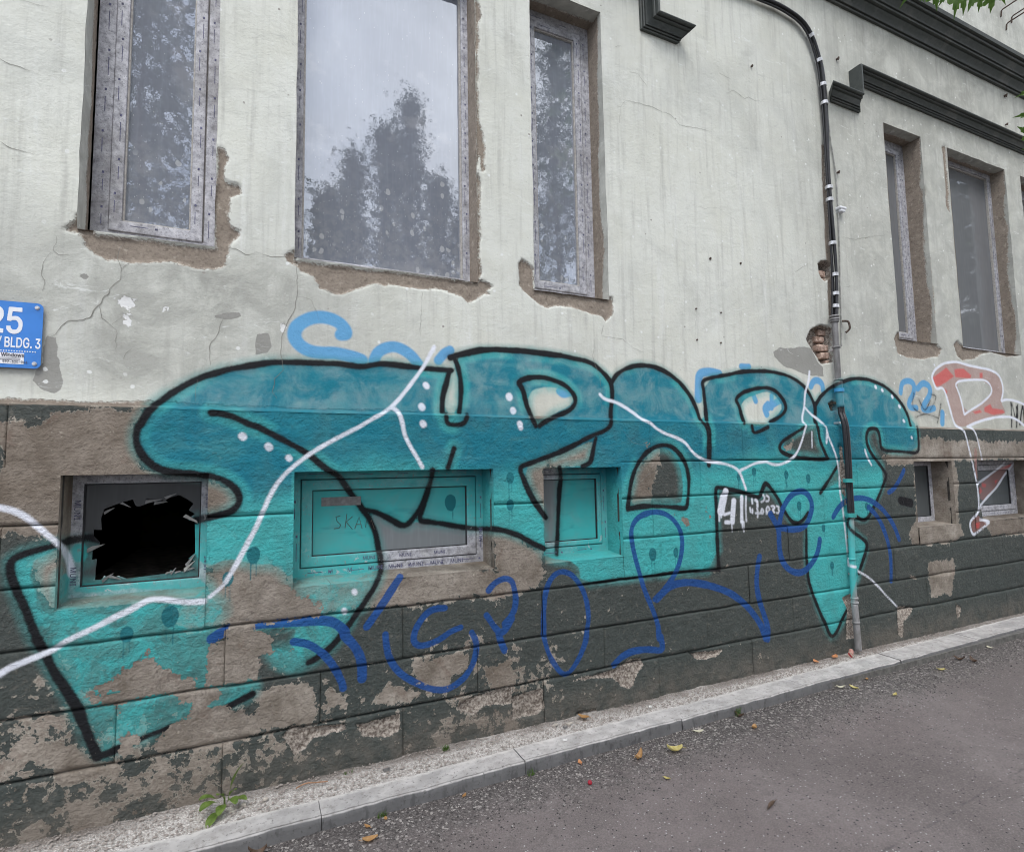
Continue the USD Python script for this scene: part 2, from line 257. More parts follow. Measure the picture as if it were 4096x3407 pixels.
  (31, [(1.557,0.576),(1.556,0.661),(1.561,0.746),(1.574,0.83),(1.605,0.899),(1.656,0.938),(1.707,0.94),(1.767,0.909),(1.817,0.849),(1.85,0.779),(1.866,0.711),(1.872,0.636),(1.857,0.58),(1.85,0.517),(1.832,0.475),(1.786,0.395),(1.715,0.328),(1.665,0.343),(1.609,0.423),(1.578,0.491),(1.563,0.542),(1.552,0.591)]),
  (34, [(2.411,0.46),(2.396,0.564),(2.351,0.663),(2.297,0.778),(2.272,0.867),(2.237,0.979),(2.217,1.074),(2.211,1.161),(2.248,1.222),(2.318,1.258),(2.419,1.27),(2.511,1.249),(2.581,1.196),(2.626,1.128),(2.637,1.045),(2.616,0.949),(2.58,0.87),(2.509,0.789),(2.434,0.732),(2.383,0.699)]),
  (46, [(2.402,0.696),(2.508,0.773),(2.623,0.785),(2.751,0.769),(2.881,0.735),(3.014,0.688),(3.137,0.616),(3.238,0.527),(3.328,0.422),(3.369,0.313)]),
  (44, [(3.35,0.899),(3.319,0.805),(3.305,0.702),(3.322,0.596),(3.358,0.496),(3.399,0.395),(3.393,0.303)]),
  (40, [(2.421,0.453),(2.441,0.357),(2.329,0.389),(2.203,0.399),(2.108,0.376),(2.046,0.333)]),
  (34, [(2.404,0.524),(2.4,0.441),(2.42,0.438)]),
  (46, [(3.486,1.203),(3.532,1.137),(3.566,1.081),(3.558,0.982),(3.564,0.891),(3.609,0.806),(3.697,0.753),(3.803,0.744),(3.903,0.8),(3.979,0.878),(4.009,0.979)]),
  (46, [(3.58,1.098),(3.723,1.071),(3.845,1.083),(3.906,1.145),(3.948,1.238),(3.927,1.314),(3.856,1.364),(3.76,1.357),(3.675,1.304),(3.603,1.215),(3.576,1.126)]),
  (42, [(4.183,1.145),(4.248,1.215),(4.35,1.27),(4.505,1.289),(4.644,1.269),(4.781,1.202),(4.886,1.115),(4.966,1.008),(5.005,0.913)]),
  (42, [(4.629,1.204),(4.725,1.134),(4.795,1.038),(4.848,0.923),(4.875,0.799),(4.868,0.668),(4.858,0.578)]),
  (40, [(5.144,1.505),(5.073,1.422),(4.979,1.34),(4.909,1.316)]),
 ],
 'lblue': [
  (56, [(0.383,2.292),(0.408,2.295),(0.405,2.321),(0.376,2.358),(0.32,2.379),(0.259,2.379),(0.2,2.357),(0.159,2.317),(0.148,2.272),(0.166,2.229),(0.214,2.194),(0.274,2.186),(0.353,2.192),(0.434,2.178),(0.485,2.161)]),
  (52, [(0.55,2.159),(0.569,2.207),(0.615,2.238),(0.669,2.252),(0.723,2.233),(0.771,2.195),(0.806,2.149)]),
  (44, [(0.913,2.19),(0.949,2.235),(0.986,2.252)]),
  (56, [(2.835,2.048),(2.846,2.154),(2.857,2.234),(2.949,2.248),(3.042,2.236)]),
  (40, [(1.703,2.05),(1.729,2.028),(1.773,2.042)]),
  (40, [(3.264,2.304),(3.339,2.308)]),
  (46, [(3.504,1.953),(3.481,1.999),(3.522,2.028)]),
  (36, [(3.38,2.088),(3.396,2.051)]),
  (44, [(3.52,2),(3.602,2.04),(3.67,2.071)]),
  (36, [(3.566,2.095),(3.559,2.001)]),
  (44, [(4.011,2.192),(4.044,2.239),(4.102,2.247),(4.151,2.219),(4.154,2.169)]),
  (46, [(5.182,2.194),(5.21,2.283),(5.302,2.31),(5.389,2.281),(5.378,2.191),(5.277,2.099),(5.307,2.056),(5.398,2.059)]),
  (50, [(5.438,2.239),(5.52,2.299),(5.629,2.27),(5.617,2.179),(5.471,2.061),(5.543,2.041),(5.659,2.067)]),
  (60, [(5.788,2.025),(5.775,1.934)]),
 ],
 'scratch': [
  (5, [(0.384,1.341),(0.363,1.336),(0.369,1.314),(0.388,1.294),(0.379,1.279),(0.354,1.277)]),
  (5, [(0.418,1.349),(0.409,1.277)]),
  (5, [(0.446,1.335),(0.415,1.308),(0.446,1.269)]),
  (5, [(0.458,1.271),(0.48,1.33),(0.496,1.269)]),
  (5, [(0.467,1.293),(0.492,1.291)]),
  (5, [(0.514,1.274),(0.517,1.312),(0.533,1.286),(0.543,1.311),(0.559,1.262)]),
 ],
 'drop': [
  (30, [(3.184,1.486)]),
  (34, [(3.339,1.523)]),
  (34, [(3.677,1.495)]),
  (36, [(3.919,1.462)]),
  (36, [(3.799,1.253)]),
  (30, [(4.606,1.215)]),
  (30, [(4.06,1.07)]),
  (32, [(4.133,0.771)]),
  (50, [(2.381,0.995)]),
  (36, [(2.576,0.993)]),
  (46, [(1.354,1.519)]),
  (44, [(1.351,1.361)]),
  (64, [(0.982,1.39)]),
  (80, [(-0.359,0.929)]),
  (54, [(-0.127,1.073)]),
  (66, [(-0.019,1.176)]),
  (60, [(-0.522,0.869)]),
 ],
 'crack': [
  (6, [(-0.594,2.638),(-0.61,2.583),(-0.614,2.559),(-0.594,2.516),(-0.597,2.463),(-0.62,2.438),(-0.637,2.418),(-0.641,2.389),(-0.659,2.381),(-0.667,2.347),(-0.697,2.31),(-0.701,2.281),(-0.727,2.265),(-0.784,2.256),(-0.808,2.226),(-0.824,2.192),(-0.845,2.179)]),
  (5, [(-0.567,2.549),(-0.594,2.513)]),
  (4, [(-0.671,2.34),(-0.66,2.28),(-0.627,2.249),(-0.603,2.223),(-0.605,2.138)]),
  (4, [(-0.858,2.551),(-0.879,2.509),(-0.886,2.453),(-0.87,2.422),(-0.88,2.377)]),
  (4, [(-0.582,2.299),(-0.622,2.25)]),
  (4, [(-0.175,2.322),(-0.195,2.254),(-0.23,2.185),(-0.225,2.089)]),
  (4, [(-0.841,2.632),(-0.838,2.599),(-0.852,2.563),(-0.829,2.547),(-0.79,2.553)]),
  (3, [(-0.576,2.095),(-0.567,2.124),(-0.545,2.143)]),
  (3, [(-0.277,2.015),(-0.285,1.909)]),
  (5, [(0.155,2.633),(0.162,2.504),(0.152,2.413),(0.118,2.339),(0.096,2.274),(0.089,2.172),(0.104,2.085),(0.06,2.046),(0.055,1.965),(0.073,1.941)]),
  (4, [(-0.036,2.682),(0.032,2.664),(0.107,2.681)]),
  (3, [(0.16,2.478),(0.228,2.467),(0.265,2.379),(0.272,2.348)]),
  (3, [(0.822,2.585),(0.81,2.323)]),
  (4, [(-0.162,2.681),(-0.124,2.681),(-0.074,2.66),(-0.036,2.676)]),
  (4, [(2.328,4.354),(2.402,4.362),(2.485,4.285)]),
  (4, [(2.193,4.072),(2.244,4.068),(2.288,4.129),(2.414,4.141),(2.522,4.143),(2.598,4.131),(2.687,4.132),(2.775,4.07),(2.892,4.085),(2.987,4.095),(3.084,4.095)]),
  (4, [(3.269,4.465),(3.335,4.504),(3.45,4.465),(3.491,4.492),(3.557,4.479),(3.667,4.499)]),
  (3, [(3.189,4.602),(3.315,4.584)]),
  (3, [(2.239,4.067),(2.229,3.948)]),
  (3, [(2.893,3.478),(2.975,3.47),(3.097,3.507),(3.177,3.477)]),
  (3, [(2.21,4.508),(2.272,4.524)]),
  (4, [(-1.068,3.393),(-1.042,3.378),(-0.996,3.375),(-0.945,3.37)]),
  (4, [(-1.047,3.017),(-1.017,2.999),(-0.967,2.992),(-0.916,2.986)]),
  (3, [(-1.018,3.691),(-0.953,3.688),(-0.91,3.694)]),
  (4, [(2.025,2.428),(2.189,2.426),(2.286,2.367),(2.366,2.344)]),
  (4, [(2.046,2.503),(2.025,2.436)]),
  (3, [(3.18,3.468),(3.265,3.44),(3.312,3.395)]),
  (4, [(4.508,3.505),(4.701,3.515),(4.907,3.576),(5.12,3.628)]),
  (4, [(3.905,3.111),(3.981,3.162),(4.071,3.211)]),
  (3, [(4.48,3.062),(4.626,3.091)]),
  (3, [(5.099,3.139),(5.194,3.196)]),
  (3, [(1.977,2.408),(1.954,2.285),(2.006,2.152),(2.02,2.032),(2.007,1.921)]),
  (3, [(2.849,2.705),(2.825,2.471)]),
  (4, [(2.146,1.838),(2.202,1.774),(2.239,1.726),(2.338,1.71)]),
  (5, [(2.236,1.397),(2.287,1.46),(2.35,1.515),(2.422,1.542)]),
  (4, [(0.309,1.041),(0.339,1.002),(0.334,0.942)]),
  (5, [(0.003,0.585),(0.035,0.591),(0.083,0.588)]),
 ],
}
AREAS = {
 'teal': [
  [(0.992,2.146),(0.744,2.143),(0.609,2.153),(0.485,2.123),(0.262,2.132),(0.03,2.121),(-0.08,2.096),(-0.237,2.041),(-0.376,1.952),(-0.461,1.875),(-0.501,1.795),(-0.516,1.746),(-0.499,1.674),(-0.443,1.606),(-0.356,1.577),(-0.236,1.563),(-0.137,1.526),(-0.083,1.449),(-0.118,1.386),(-0.221,1.362),(-0.271,1.35),(-0.29,1.349),(-0.287,1.225),(-0.225,1.13),(-0.114,1.166),(-0.007,1.123),(0.074,1.122),(0.154,1.044),(0.177,0.994),(0.212,0.931),(0.299,0.897),(0.288,0.838),(0.467,0.835),(0.554,0.949),(0.598,1.046),(0.578,1.175),(0.527,1.331),(0.578,1.348),(0.719,1.266),(0.796,1.294),(1.13,1.231),(1.244,1.222),(1.36,1.197),(1.569,1.086),(1.568,1.036),(1.812,0.983),(1.817,0.857),(2.127,0.857),(2.523,0.859),(2.955,0.837),(2.956,1.408),(3.106,1.395),(3.381,1.324),(3.446,1.431),(3.524,1.374),(3.702,1.137),(3.767,1.115),(3.896,1.193),(3.856,0.97),(3.852,0.684),(3.977,0.395),(4.049,0.256),(4.088,0.223),(4.149,0.262),(4.297,0.432),(4.449,0.676),(4.59,0.91),(4.415,1.011),(4.358,1.122),(4.43,1.158),(4.547,1.097),(4.665,1.167),(4.901,1.467),(4.658,1.779),(4.741,1.872),(4.822,1.865),(4.85,1.676),(5.369,1.652),(5.387,1.896),(5.263,1.989),(5.124,2.148),(4.882,2.261),(4.608,2.289),(4.354,2.234),(4.12,2.118),(4.048,2.046),(3.966,2.161),(3.78,2.259),(3.541,2.283),(3.261,2.265),(2.876,2.18),(2.896,1.928),(2.843,1.891),(2.789,2.029),(2.664,2.162),(2.466,2.253),(2.363,2.259),(2.201,2.222),(2.105,2.129),(2.017,2.201),(1.852,2.262),(1.588,2.282),(1.38,2.282),(1.182,2.271),(0.993,2.214),(1.036,2.063),(1.012,1.893),(0.961,1.891),(0.94,2.003),(0.977,2.096)],
  [(-0.216,1.169),(-0.212,1.011),(-0.406,0.977),(-0.761,1.013),(-0.793,0.976),(-0.827,1.01),(-0.886,1.203),(-0.779,1.255),(-0.78,1.281),(-0.929,1.229),(-0.936,1.172),(-0.859,0.954),(-0.836,0.889),(-0.686,0.579),(-0.611,0.373),(-0.537,0.392),(-0.526,0.431),(-0.471,0.404),(-0.343,0.44),(-0.306,0.46),(-0.257,0.445),(-0.2,0.504),(-0.12,0.489),(-0.017,0.521),(-0.007,0.564),(-0.111,0.57),(-0.202,0.58),(-0.207,0.79),(-0.184,0.879),(-0.134,0.93),(-0.212,1.006)],
  [(-0.002,0.834),(0.162,0.836),(0.335,0.839),(0.467,0.841),(0.389,0.735),(0.324,0.671),(0.238,0.627),(0.182,0.607),(0.104,0.648),(0.071,0.693),(0.07,0.722),(0.164,0.703),(0.169,0.749),(0.174,0.772),(0.179,0.805),(-0.002,0.822)],
  [(-0.736,1.278),(-0.675,1.274),(-0.677,1.193),(-0.733,1.197)],
  [(-0.511,1.1),(-0.259,1.093),(-0.213,1.05),(-0.213,1.034),(-0.51,1.052)],
  [(-0.268,1.336),(-0.22,1.339),(-0.217,1.228),(-0.268,1.229)],
  [(-0.766,1.146),(-0.741,1.154),(-0.732,1.122),(-0.738,1.072),(-0.762,1.033),(-0.775,1.014),(-0.773,1.106)],
  [(-0.723,1.106),(-0.511,1.085),(-0.51,1.058),(-0.721,1.06)],
 ],
 'hole': [
  [(0.985,2.21),(1.029,2.098),(1.035,2.028),(1.023,1.893),(0.957,1.891),(0.955,2.003),(0.992,2.118)],
  [(1.489,2.011),(1.524,2.05),(1.617,2.073),(1.712,2.066),(1.782,2.031),(1.803,2),(1.771,1.96),(1.665,1.911),(1.604,1.864),(1.535,1.827),(1.503,1.869),(1.479,1.936)],
  [(3.266,1.883),(3.231,2),(3.297,2.066),(3.451,2.114),(3.542,2.123),(3.618,2.088),(3.679,2.014),(3.621,1.946),(3.513,1.906),(3.51,1.863),(3.32,1.859)],
  [(1.435,1.572),(1.589,1.622),(1.701,1.655),(1.808,1.693),(1.936,1.744),(1.93,1.693),(1.914,1.624),(1.895,1.601),(1.858,1.582),(1.699,1.572),(1.697,1.512),(1.681,1.378),(1.66,1.083),(1.569,1.09),(1.574,1.272),(1.509,1.384)],
  [(2.208,1.311),(2.234,1.469),(2.293,1.581),(2.355,1.637),(2.429,1.686),(2.502,1.698),(2.574,1.669),(2.634,1.585),(2.66,1.476),(2.655,1.375),(2.635,1.31),(2.442,1.321),(2.242,1.321)],
  [(3.955,1.87),(3.783,1.8),(3.671,1.743),(3.666,1.677),(3.892,1.629),(4.118,1.623),(4.082,1.696),(4.047,1.794),(4.047,1.872)],
  [(4.065,1.357),(4.143,1.423),(4.255,1.519),(4.307,1.439),(4.184,1.393)],
  [(4.698,1.78),(4.755,1.853),(4.803,1.849),(4.831,1.77),(4.844,1.697),(4.801,1.676),(4.721,1.687)],
  [(0.527,1.328),(0.578,1.344),(0.719,1.256),(0.789,1.285),(0.956,1.256),(1.057,1.236),(1.056,1.148),(0.598,1.154),(0.572,1.245)],
  [(-0.217,1.54),(-0.173,1.53),(-0.131,1.503),(-0.104,1.455),(-0.111,1.421),(-0.145,1.393),(-0.221,1.385)],
 ],
 'flake': [
  [(-0.003,0.903),(-0.029,0.894),(-0.034,0.861),(-0.108,0.881),(-0.106,0.825),(-0.136,0.792),(-0.157,0.783),(-0.187,0.776),(-0.201,0.745),(-0.207,0.598),(-0.172,0.586),(-0.106,0.581),(-0.05,0.588),(0.003,0.585),(0.003,0.579),(0.017,0.684),(0.158,0.698),(0.07,0.716),(0.075,0.779),(0.174,0.799),(-0.001,0.811),(-0.002,0.839),(0.293,0.844),(0.299,0.906),(0.211,0.949),(0.148,1.015),(0.027,1.038)],
  [(-0.636,0.605),(-0.65,0.632),(-0.62,0.632),(-0.549,0.615),(-0.523,0.62),(-0.576,0.635),(-0.597,0.613),(-0.625,0.653),(-0.553,0.713),(-0.495,0.735),(-0.464,0.762),(-0.442,0.78),(-0.426,0.725),(-0.393,0.709),(-0.364,0.672),(-0.335,0.66),(-0.301,0.641),(-0.263,0.65),(-0.243,0.636),(-0.262,0.607),(-0.232,0.586),(-0.192,0.573),(-0.131,0.552),(-0.146,0.516),(-0.175,0.499),(-0.2,0.493),(-0.219,0.475),(-0.248,0.437),(-0.306,0.47),(-0.268,0.484),(-0.259,0.52),(-0.308,0.535),(-0.352,0.574),(-0.486,0.577),(-0.53,0.554),(-0.533,0.535),(-0.564,0.54),(-0.583,0.564)],
  [(-0.348,0.447),(-0.306,0.454),(-0.219,0.486),(-0.175,0.497),(-0.12,0.486),(-0.099,0.452),(0.006,0.432),(0.169,0.344),(0.007,0.343),(-0.121,0.303),(-0.387,0.334),(-0.416,0.377)],
  [(-0.518,0.342),(-0.525,0.415),(-0.499,0.446),(-0.466,0.393),(-0.493,0.388),(-0.505,0.35)],
 ],
 'bare': [
  [(-0.997,1.782),(-0.892,1.798),(-0.794,1.864),(-0.48,1.874),(-0.524,1.79),(-0.524,1.79),(-0.504,1.607),(-0.225,1.552),(-0.067,1.466),(-0.092,1.373),(-0.221,1.368),(-0.212,0.994),(-0.77,1.014),(-0.78,1.281),(-0.929,1.332),(-0.931,1.292),(-0.779,1.261),(-0.778,1.005),(-0.883,1.192),(-0.886,1.218),(-0.78,1.281),(-0.846,1.368),(-0.979,1.385)],
  [(-0.22,1.345),(-0.009,1.205),(0.074,1.14),(0.159,1.049),(1.248,0.995),(1.243,1.204),(1.359,1.176),(1.569,1.068),(1.564,0.874),(1.353,0.832),(1.2,0.842),(0.473,0.859),(0.276,0.852),(-0.002,0.857),(-0.107,0.87),(-0.306,0.84),(-0.358,0.956),(-0.213,1.022)],
  [(1.423,1.576),(1.973,1.764),(1.912,1.577),(1.581,1.574),(1.574,1.265)],
  [(2.212,1.311),(2.234,1.469),(2.293,1.581),(2.408,1.686),(2.481,1.694),(2.466,1.595),(2.44,1.497),(2.396,1.416),(2.371,1.312)],
  [(4.843,1.614),(5.401,1.797),(5.738,1.8),(5.928,1.767),(7.433,1.752),(7.401,1.573),(5.923,1.585),(5.951,1.368),(5.912,1.087),(5.961,0.883),(5.759,0.83),(5.177,0.849),(5.158,0.976),(5.258,1.076),(5.289,1.546),(4.968,1.539)],
  [(6.308,1.022),(7.297,0.996),(7.266,0.824),(6.451,0.852)],
  [(5.388,0.696),(5.758,0.687),(5.78,0.565),(5.715,0.376),(5.42,0.387),(5.369,0.55)],
  [(0.314,0.527),(0.379,0.498),(0.409,0.433),(0.415,0.384),(0.315,0.385)],
  [(0.004,0.517),(0.057,0.536),(0.239,0.545),(0.268,0.488),(0.281,0.357),(0.248,0.317),(0.007,0.365)],
  [(0.58,0.415),(0.631,0.461),(0.695,0.426),(0.82,0.391),(0.8,0.357),(0.701,0.362),(0.587,0.371)],
  [(0.774,0.57),(1.078,0.544),(1.077,0.458),(0.978,0.455),(0.977,0.364),(0.82,0.379),(0.76,0.477)],
  [(1.172,0.463),(1.27,0.481),(1.347,0.497),(1.344,0.327),(1.237,0.339),(1.157,0.399)],
  [(-0.879,0.441),(-0.857,0.475),(-0.788,0.456),(-0.74,0.47),(-0.672,0.431),(-0.628,0.372),(-0.588,0.343),(-0.522,0.338),(-0.53,0.289),(-0.732,0.258),(-0.769,0.383),(-0.866,0.414)],
 ],
 'chip': [
  [(0.12,0.297),(0.163,0.345),(0.248,0.317),(0.416,0.301),(0.422,0.27),(0.271,0.266),(0.226,0.224),(0.176,0.195),(0.159,0.244)],
  [(0.47,0.285),(0.695,0.296),(0.701,0.214),(0.637,0.19),(0.581,0.196),(0.507,0.229)],
  [(1.004,0.262),(1.047,0.3),(1.148,0.314),(1.344,0.327),(1.342,0.226),(1.162,0.246),(1.118,0.208)],
  [(1.748,0.287),(1.941,0.298),(2.068,0.307),(2.163,0.345),(2.249,0.347),(2.276,0.297),(2.215,0.239),(2.194,0.182),(2.156,0.166),(2.091,0.192),(2.038,0.253),(1.869,0.281)],
  [(1.342,0.267),(1.532,0.281),(1.562,0.165),(1.496,0.136),(1.34,0.146)],
  [(2.661,0.317),(2.943,0.291),(2.874,0.253),(2.701,0.263)],
  [(1.768,0.098),(1.916,0.092),(1.906,0.065),(1.775,0.061)],
  [(4.915,0.361),(5.148,0.334),(5.108,0.287),(4.983,0.232),(4.966,0.093),(4.904,0.122),(4.901,0.242)],
  [(4.217,0.516),(4.351,0.531),(4.383,0.402),(4.389,0.166),(4.243,0.186),(4.28,0.415)],
  [(5.761,0.296),(5.848,0.232),(5.776,0.132),(5.754,0.178)],
  [(4.305,1.727),(4.349,1.717),(4.361,1.378),(4.31,1.32),(4.293,1.449)],
 ],
 'mortar': [
  [(-0.821,2.669),(-0.783,2.709),(-0.771,2.751),(-0.709,2.763),(-0.705,2.666),(-0.22,2.672),(-0.228,2.976),(-0.213,3.042),(-0.18,3.005),(-0.162,2.958),(-0.172,2.899),(-0.165,2.844),(-0.148,2.796),(-0.11,2.784),(-0.115,2.752),(-0.157,2.701),(-0.167,2.65),(-0.173,2.593),(-0.218,2.562),(-0.301,2.559),(-0.352,2.567),(-0.393,2.577),(-0.567,2.546),(-0.628,2.554),(-0.651,2.548),(-0.688,2.565),(-0.716,2.584),(-0.739,2.603),(-0.745,2.631),(-0.764,2.661)],
  [(-0.216,3.192),(-0.189,3.192),(-0.166,3.14),(-0.182,3.104),(-0.186,3.052),(-0.18,3.022),(-0.114,3.017),(-0.108,2.973),(-0.157,2.944),(-0.155,2.865),(-0.23,2.851)],
  [(0.154,2.665),(1.11,2.679),(1.16,2.685),(1.18,2.703),(1.262,2.668),(1.226,2.634),(1.241,2.613),(1.202,2.612),(1.147,2.565),(1.093,2.544),(1.063,2.577),(1.026,2.587),(0.908,2.609),(0.872,2.601),(0.843,2.594),(0.745,2.593),(0.642,2.597),(0.615,2.587),(0.568,2.598),(0.529,2.583),(0.457,2.547),(0.381,2.511),(0.356,2.508),(0.27,2.53),(0.251,2.568),(0.233,2.598),(0.179,2.61),(0.155,2.639)],
  [(0.096,2.683),(0.142,2.722),(0.155,2.633),(0.113,2.653)],
  [(1.165,3.115),(1.189,3.111),(1.18,3.064),(1.187,2.959),(1.178,2.845),(1.188,2.734),(1.16,2.685)],
  [(1.171,4.48),(1.195,4.481),(1.214,4.382),(1.185,4.324),(1.196,4.223),(1.174,4.12),(1.189,4.004),(1.18,3.922),(1.189,3.689),(1.211,3.601),(1.223,3.541),(1.213,3.445),(1.229,3.386),(1.196,3.379),(1.19,3.494),(1.169,3.373),(1.195,3.302),(1.181,3.11),(1.165,3.107)],
  [(1.432,2.836),(1.461,2.868),(1.499,2.854),(1.541,2.82),(1.542,2.688),(1.986,2.685),(2.131,2.702),(2.134,2.661),(2.127,2.585),(2.067,2.53),(2.039,2.56),(1.954,2.568),(1.799,2.599),(1.683,2.595),(1.63,2.573),(1.578,2.591),(1.52,2.631),(1.462,2.67),(1.437,2.698),(1.435,2.782)],
  [(5.151,2.676),(5.193,2.736),(5.336,2.737),(5.457,2.68),(5.798,2.685),(5.815,2.663),(5.869,2.632),(5.801,2.557),(5.51,2.513),(5.327,2.512),(5.188,2.547),(5.162,2.622)],
  [(6.078,2.695),(6.146,2.743),(6.222,2.695),(7.258,2.711),(7.251,2.672),(7.008,2.642),(6.715,2.671),(6.532,2.633),(6.416,2.576),(6.201,2.549),(6.125,2.591)],
  [(5.793,4.14),(5.793,3.837),(5.796,3.56),(5.799,3.429),(5.82,3.146),(5.791,2.707),(5.721,2.69),(5.789,3.957)],
  [(5.713,4.206),(5.822,4.216),(5.822,4.143),(5.749,4.104)],
  [(6.15,4.713),(6.217,4.742),(6.203,4.033),(6.147,4.082),(6.159,4.398)],
 ],
 'patch': [
  [(-0.866,2.183),(-0.828,2.181),(-0.816,2.09),(-0.802,2.063),(-0.797,1.982),(-0.802,1.95),(-0.822,1.93),(-0.869,1.947),(-0.896,1.983),(-0.885,2.021),(-0.865,2.054),(-0.87,2.129)],
  [(3.606,2.44),(3.689,2.475),(3.967,2.507),(4.038,2.502),(4.129,2.378),(4.171,2.361),(4.164,2.28),(3.991,2.28),(3.705,2.341),(3.616,2.402)],
  [(-0.213,2.337),(-0.107,2.36),(-0.095,2.343),(-0.138,2.326),(-0.207,2.319)],
  [(-0.028,2.263),(0.028,2.268),(0.04,2.2),(0.024,2.167),(-0.026,2.158)],
  [(-0.757,2.473),(-0.721,2.481),(-0.716,2.454),(-0.733,2.443),(-0.756,2.454)],
 ],
 'white_chip': [
  [(-0.613,2.381),(-0.562,2.393),(-0.543,2.372),(-0.532,2.344),(-0.551,2.331),(-0.579,2.339),(-0.603,2.348)],
  [(-0.431,2.35),(-0.414,2.354),(-0.411,2.34),(-0.428,2.335)],
  [(-0.58,2.299),(-0.564,2.298),(-0.556,2.27),(-0.565,2.266),(-0.575,2.283)],
  [(0.084,2.31),(0.107,2.325),(0.113,2.307),(0.09,2.286)],
  [(2.631,1.223),(2.657,1.226),(2.693,1.195),(2.687,1.17),(2.66,1.176)],
  [(2.857,1.267),(2.904,1.213),(2.887,1.202)],
  [(2.573,1.246),(2.589,1.245),(2.593,1.225),(2.573,1.23)],
  [(3.655,1.705),(3.766,1.753),(3.761,1.696),(3.706,1.686)],
  [(5.098,0.622),(5.14,0.618),(5.153,0.586),(5.222,0.579),(5.204,0.571),(5.126,0.575)],
  [(2.344,1.727),(2.39,1.727),(2.383,1.702),(2.358,1.69)],
 ],
 'deep': [
  [(3.994,2.569),(4.052,2.654),(4.173,2.706),(4.277,2.705),(4.314,2.688),(4.295,2.409),(4.158,2.38),(4.066,2.484)],
  [(4.19,3.223),(4.238,3.256),(4.33,3.269),(4.371,3.217),(4.349,3.14),(4.268,3.088),(4.21,3.111)],
  [(4.21,2.062),(4.264,2.084),(4.322,2.065),(4.316,2.005),(4.241,2.002)],
 ],
 'pink': [
  [(5.661,2.363),(5.822,2.481),(6.11,2.53),(6.379,2.497),(6.725,2.475),(6.863,2.383),(6.851,2.23),(6.802,2.163),(6.912,2.044),(6.399,1.963),(6.154,1.902),(5.984,1.905),(5.901,2.115),(5.869,2.217),(5.821,2.272),(5.726,2.243)],
  [(6.26,1.694),(6.32,1.705),(6.286,1.539),(6.279,1.364),(6.243,1.452)],
  [(6.308,1.363),(6.476,1.415),(6.697,1.512),(6.959,1.549),(6.758,1.432),(6.58,1.301),(6.297,1.156)],
  [(6.1,1.004),(6.245,1.071),(6.275,1.016),(6.451,0.994),(6.128,0.874)],
 ],
 'pinkhole': [
  [(6.024,2.328),(6.261,2.365),(6.462,2.377),(6.658,2.32),(6.665,2.257),(6.445,2.134),(6.152,2.018)],
 ],
 'red': [
  [(5.678,2.353),(5.912,2.465),(6.032,2.384),(5.795,2.284),(5.721,2.27)],
  [(6.041,2.451),(6.198,2.472),(6.327,2.412),(6.303,2.382),(6.049,2.374)],
  [(6.472,2.443),(6.524,2.452),(6.515,2.394),(6.464,2.391)],
  [(6.501,2.101),(6.609,2.139),(6.644,2.094),(6.833,2.089),(6.87,2.055),(6.654,2.026),(6.494,2.056)],
  [(6.348,1.362),(6.426,1.349),(6.401,1.317),(6.343,1.329)],
  [(6.572,1.379),(6.636,1.389),(6.588,1.345)],
  [(6.174,0.989),(6.262,0.995),(6.245,0.942),(6.185,0.935)],
  [(6.293,2.05),(6.416,2.076),(6.452,2.049),(6.329,2.029)],
  [(6.303,1.331),(6.346,1.285),(6.292,1.254)],
  [(5.857,2.265),(5.899,2.234),(5.874,2.19)],
  [(6.671,1.479),(6.916,1.55),(6.888,1.51)],
 ],
}
AREAS['mortar'] += [[(4.335, 4.3), (4.375, 4.3), (4.37, 3.3), (4.365, 2.75), (4.29, 2.75), (4.305, 3.3), (4.315, 3.9)]]
AREAS['bare'] += [[(-1.6, 1.60), (-0.77, 1.58), (-0.77, 1.30), (-1.6, 1.34)]]
AREAS['chip'] += [[(4.31, 1.66), (4.34, 1.70), (4.355, 1.5), (4.345, 1.30), (4.36, 1.22), (4.33, 1.18), (4.315, 1.4)], [(4.33, 1.0), (4.345, 1.04), (4.35, .8), (4.335, .7), (4.325, .85)]]

# ------------------------------------------------------------------ marks -> fields on vertices
def dens(p, step=0.004, closed=False):
    p = np.asarray(p, float); p = np.vstack([p, p[:1]]) if closed else p
    t = np.r_[0, np.cumsum(np.linalg.norm(np.diff(p, axis=0), axis=1))]
    n = max(2, int(t[-1]/step)+1); s = np.linspace(0, t[-1], n)
    return np.stack([np.interp(s, t, p[:, 0]), np.interp(s, t, p[:, 1])], 1)
def mpx(x): return (0.909 + 0.414*x/3)*1.357e-3
STK = {}
for k, lst in STROKES.items():
    for w, p in lst:
        if k == 'drop':
            (x, z), = p; r = w*0.4876*mpx(x)*0.95; a = np.linspace(0, 2*np.pi, 20)
            AREAS.setdefault('drop', []).append(list(zip(x + .8*r*np.sin(a), z + r*np.cos(a)*(1 + .25*(np.cos(a) < 0)))))
            for s in (-.3, .32):
                STK.setdefault('drop', []).append((0.006, dens([(x+s*r, z), (x+s*r, z-r-(0.05+.05*random.random()))])))
        else: STK.setdefault('white' if k == 'stencil' else k, []).append((w/1000*{'black': 1.06, 'white': .90, 'lblue': 1.12, 'blue': 1.08}.get(k, 1), dens(chaikin(p, 1 if k == 'stencil' else 2))))
STK_T = {k: [(w, p, cKDTree(p), p.min(0)-.09, p.max(0)+.09) for w, p in v] for k, v in STK.items()}
ARE_T = {}
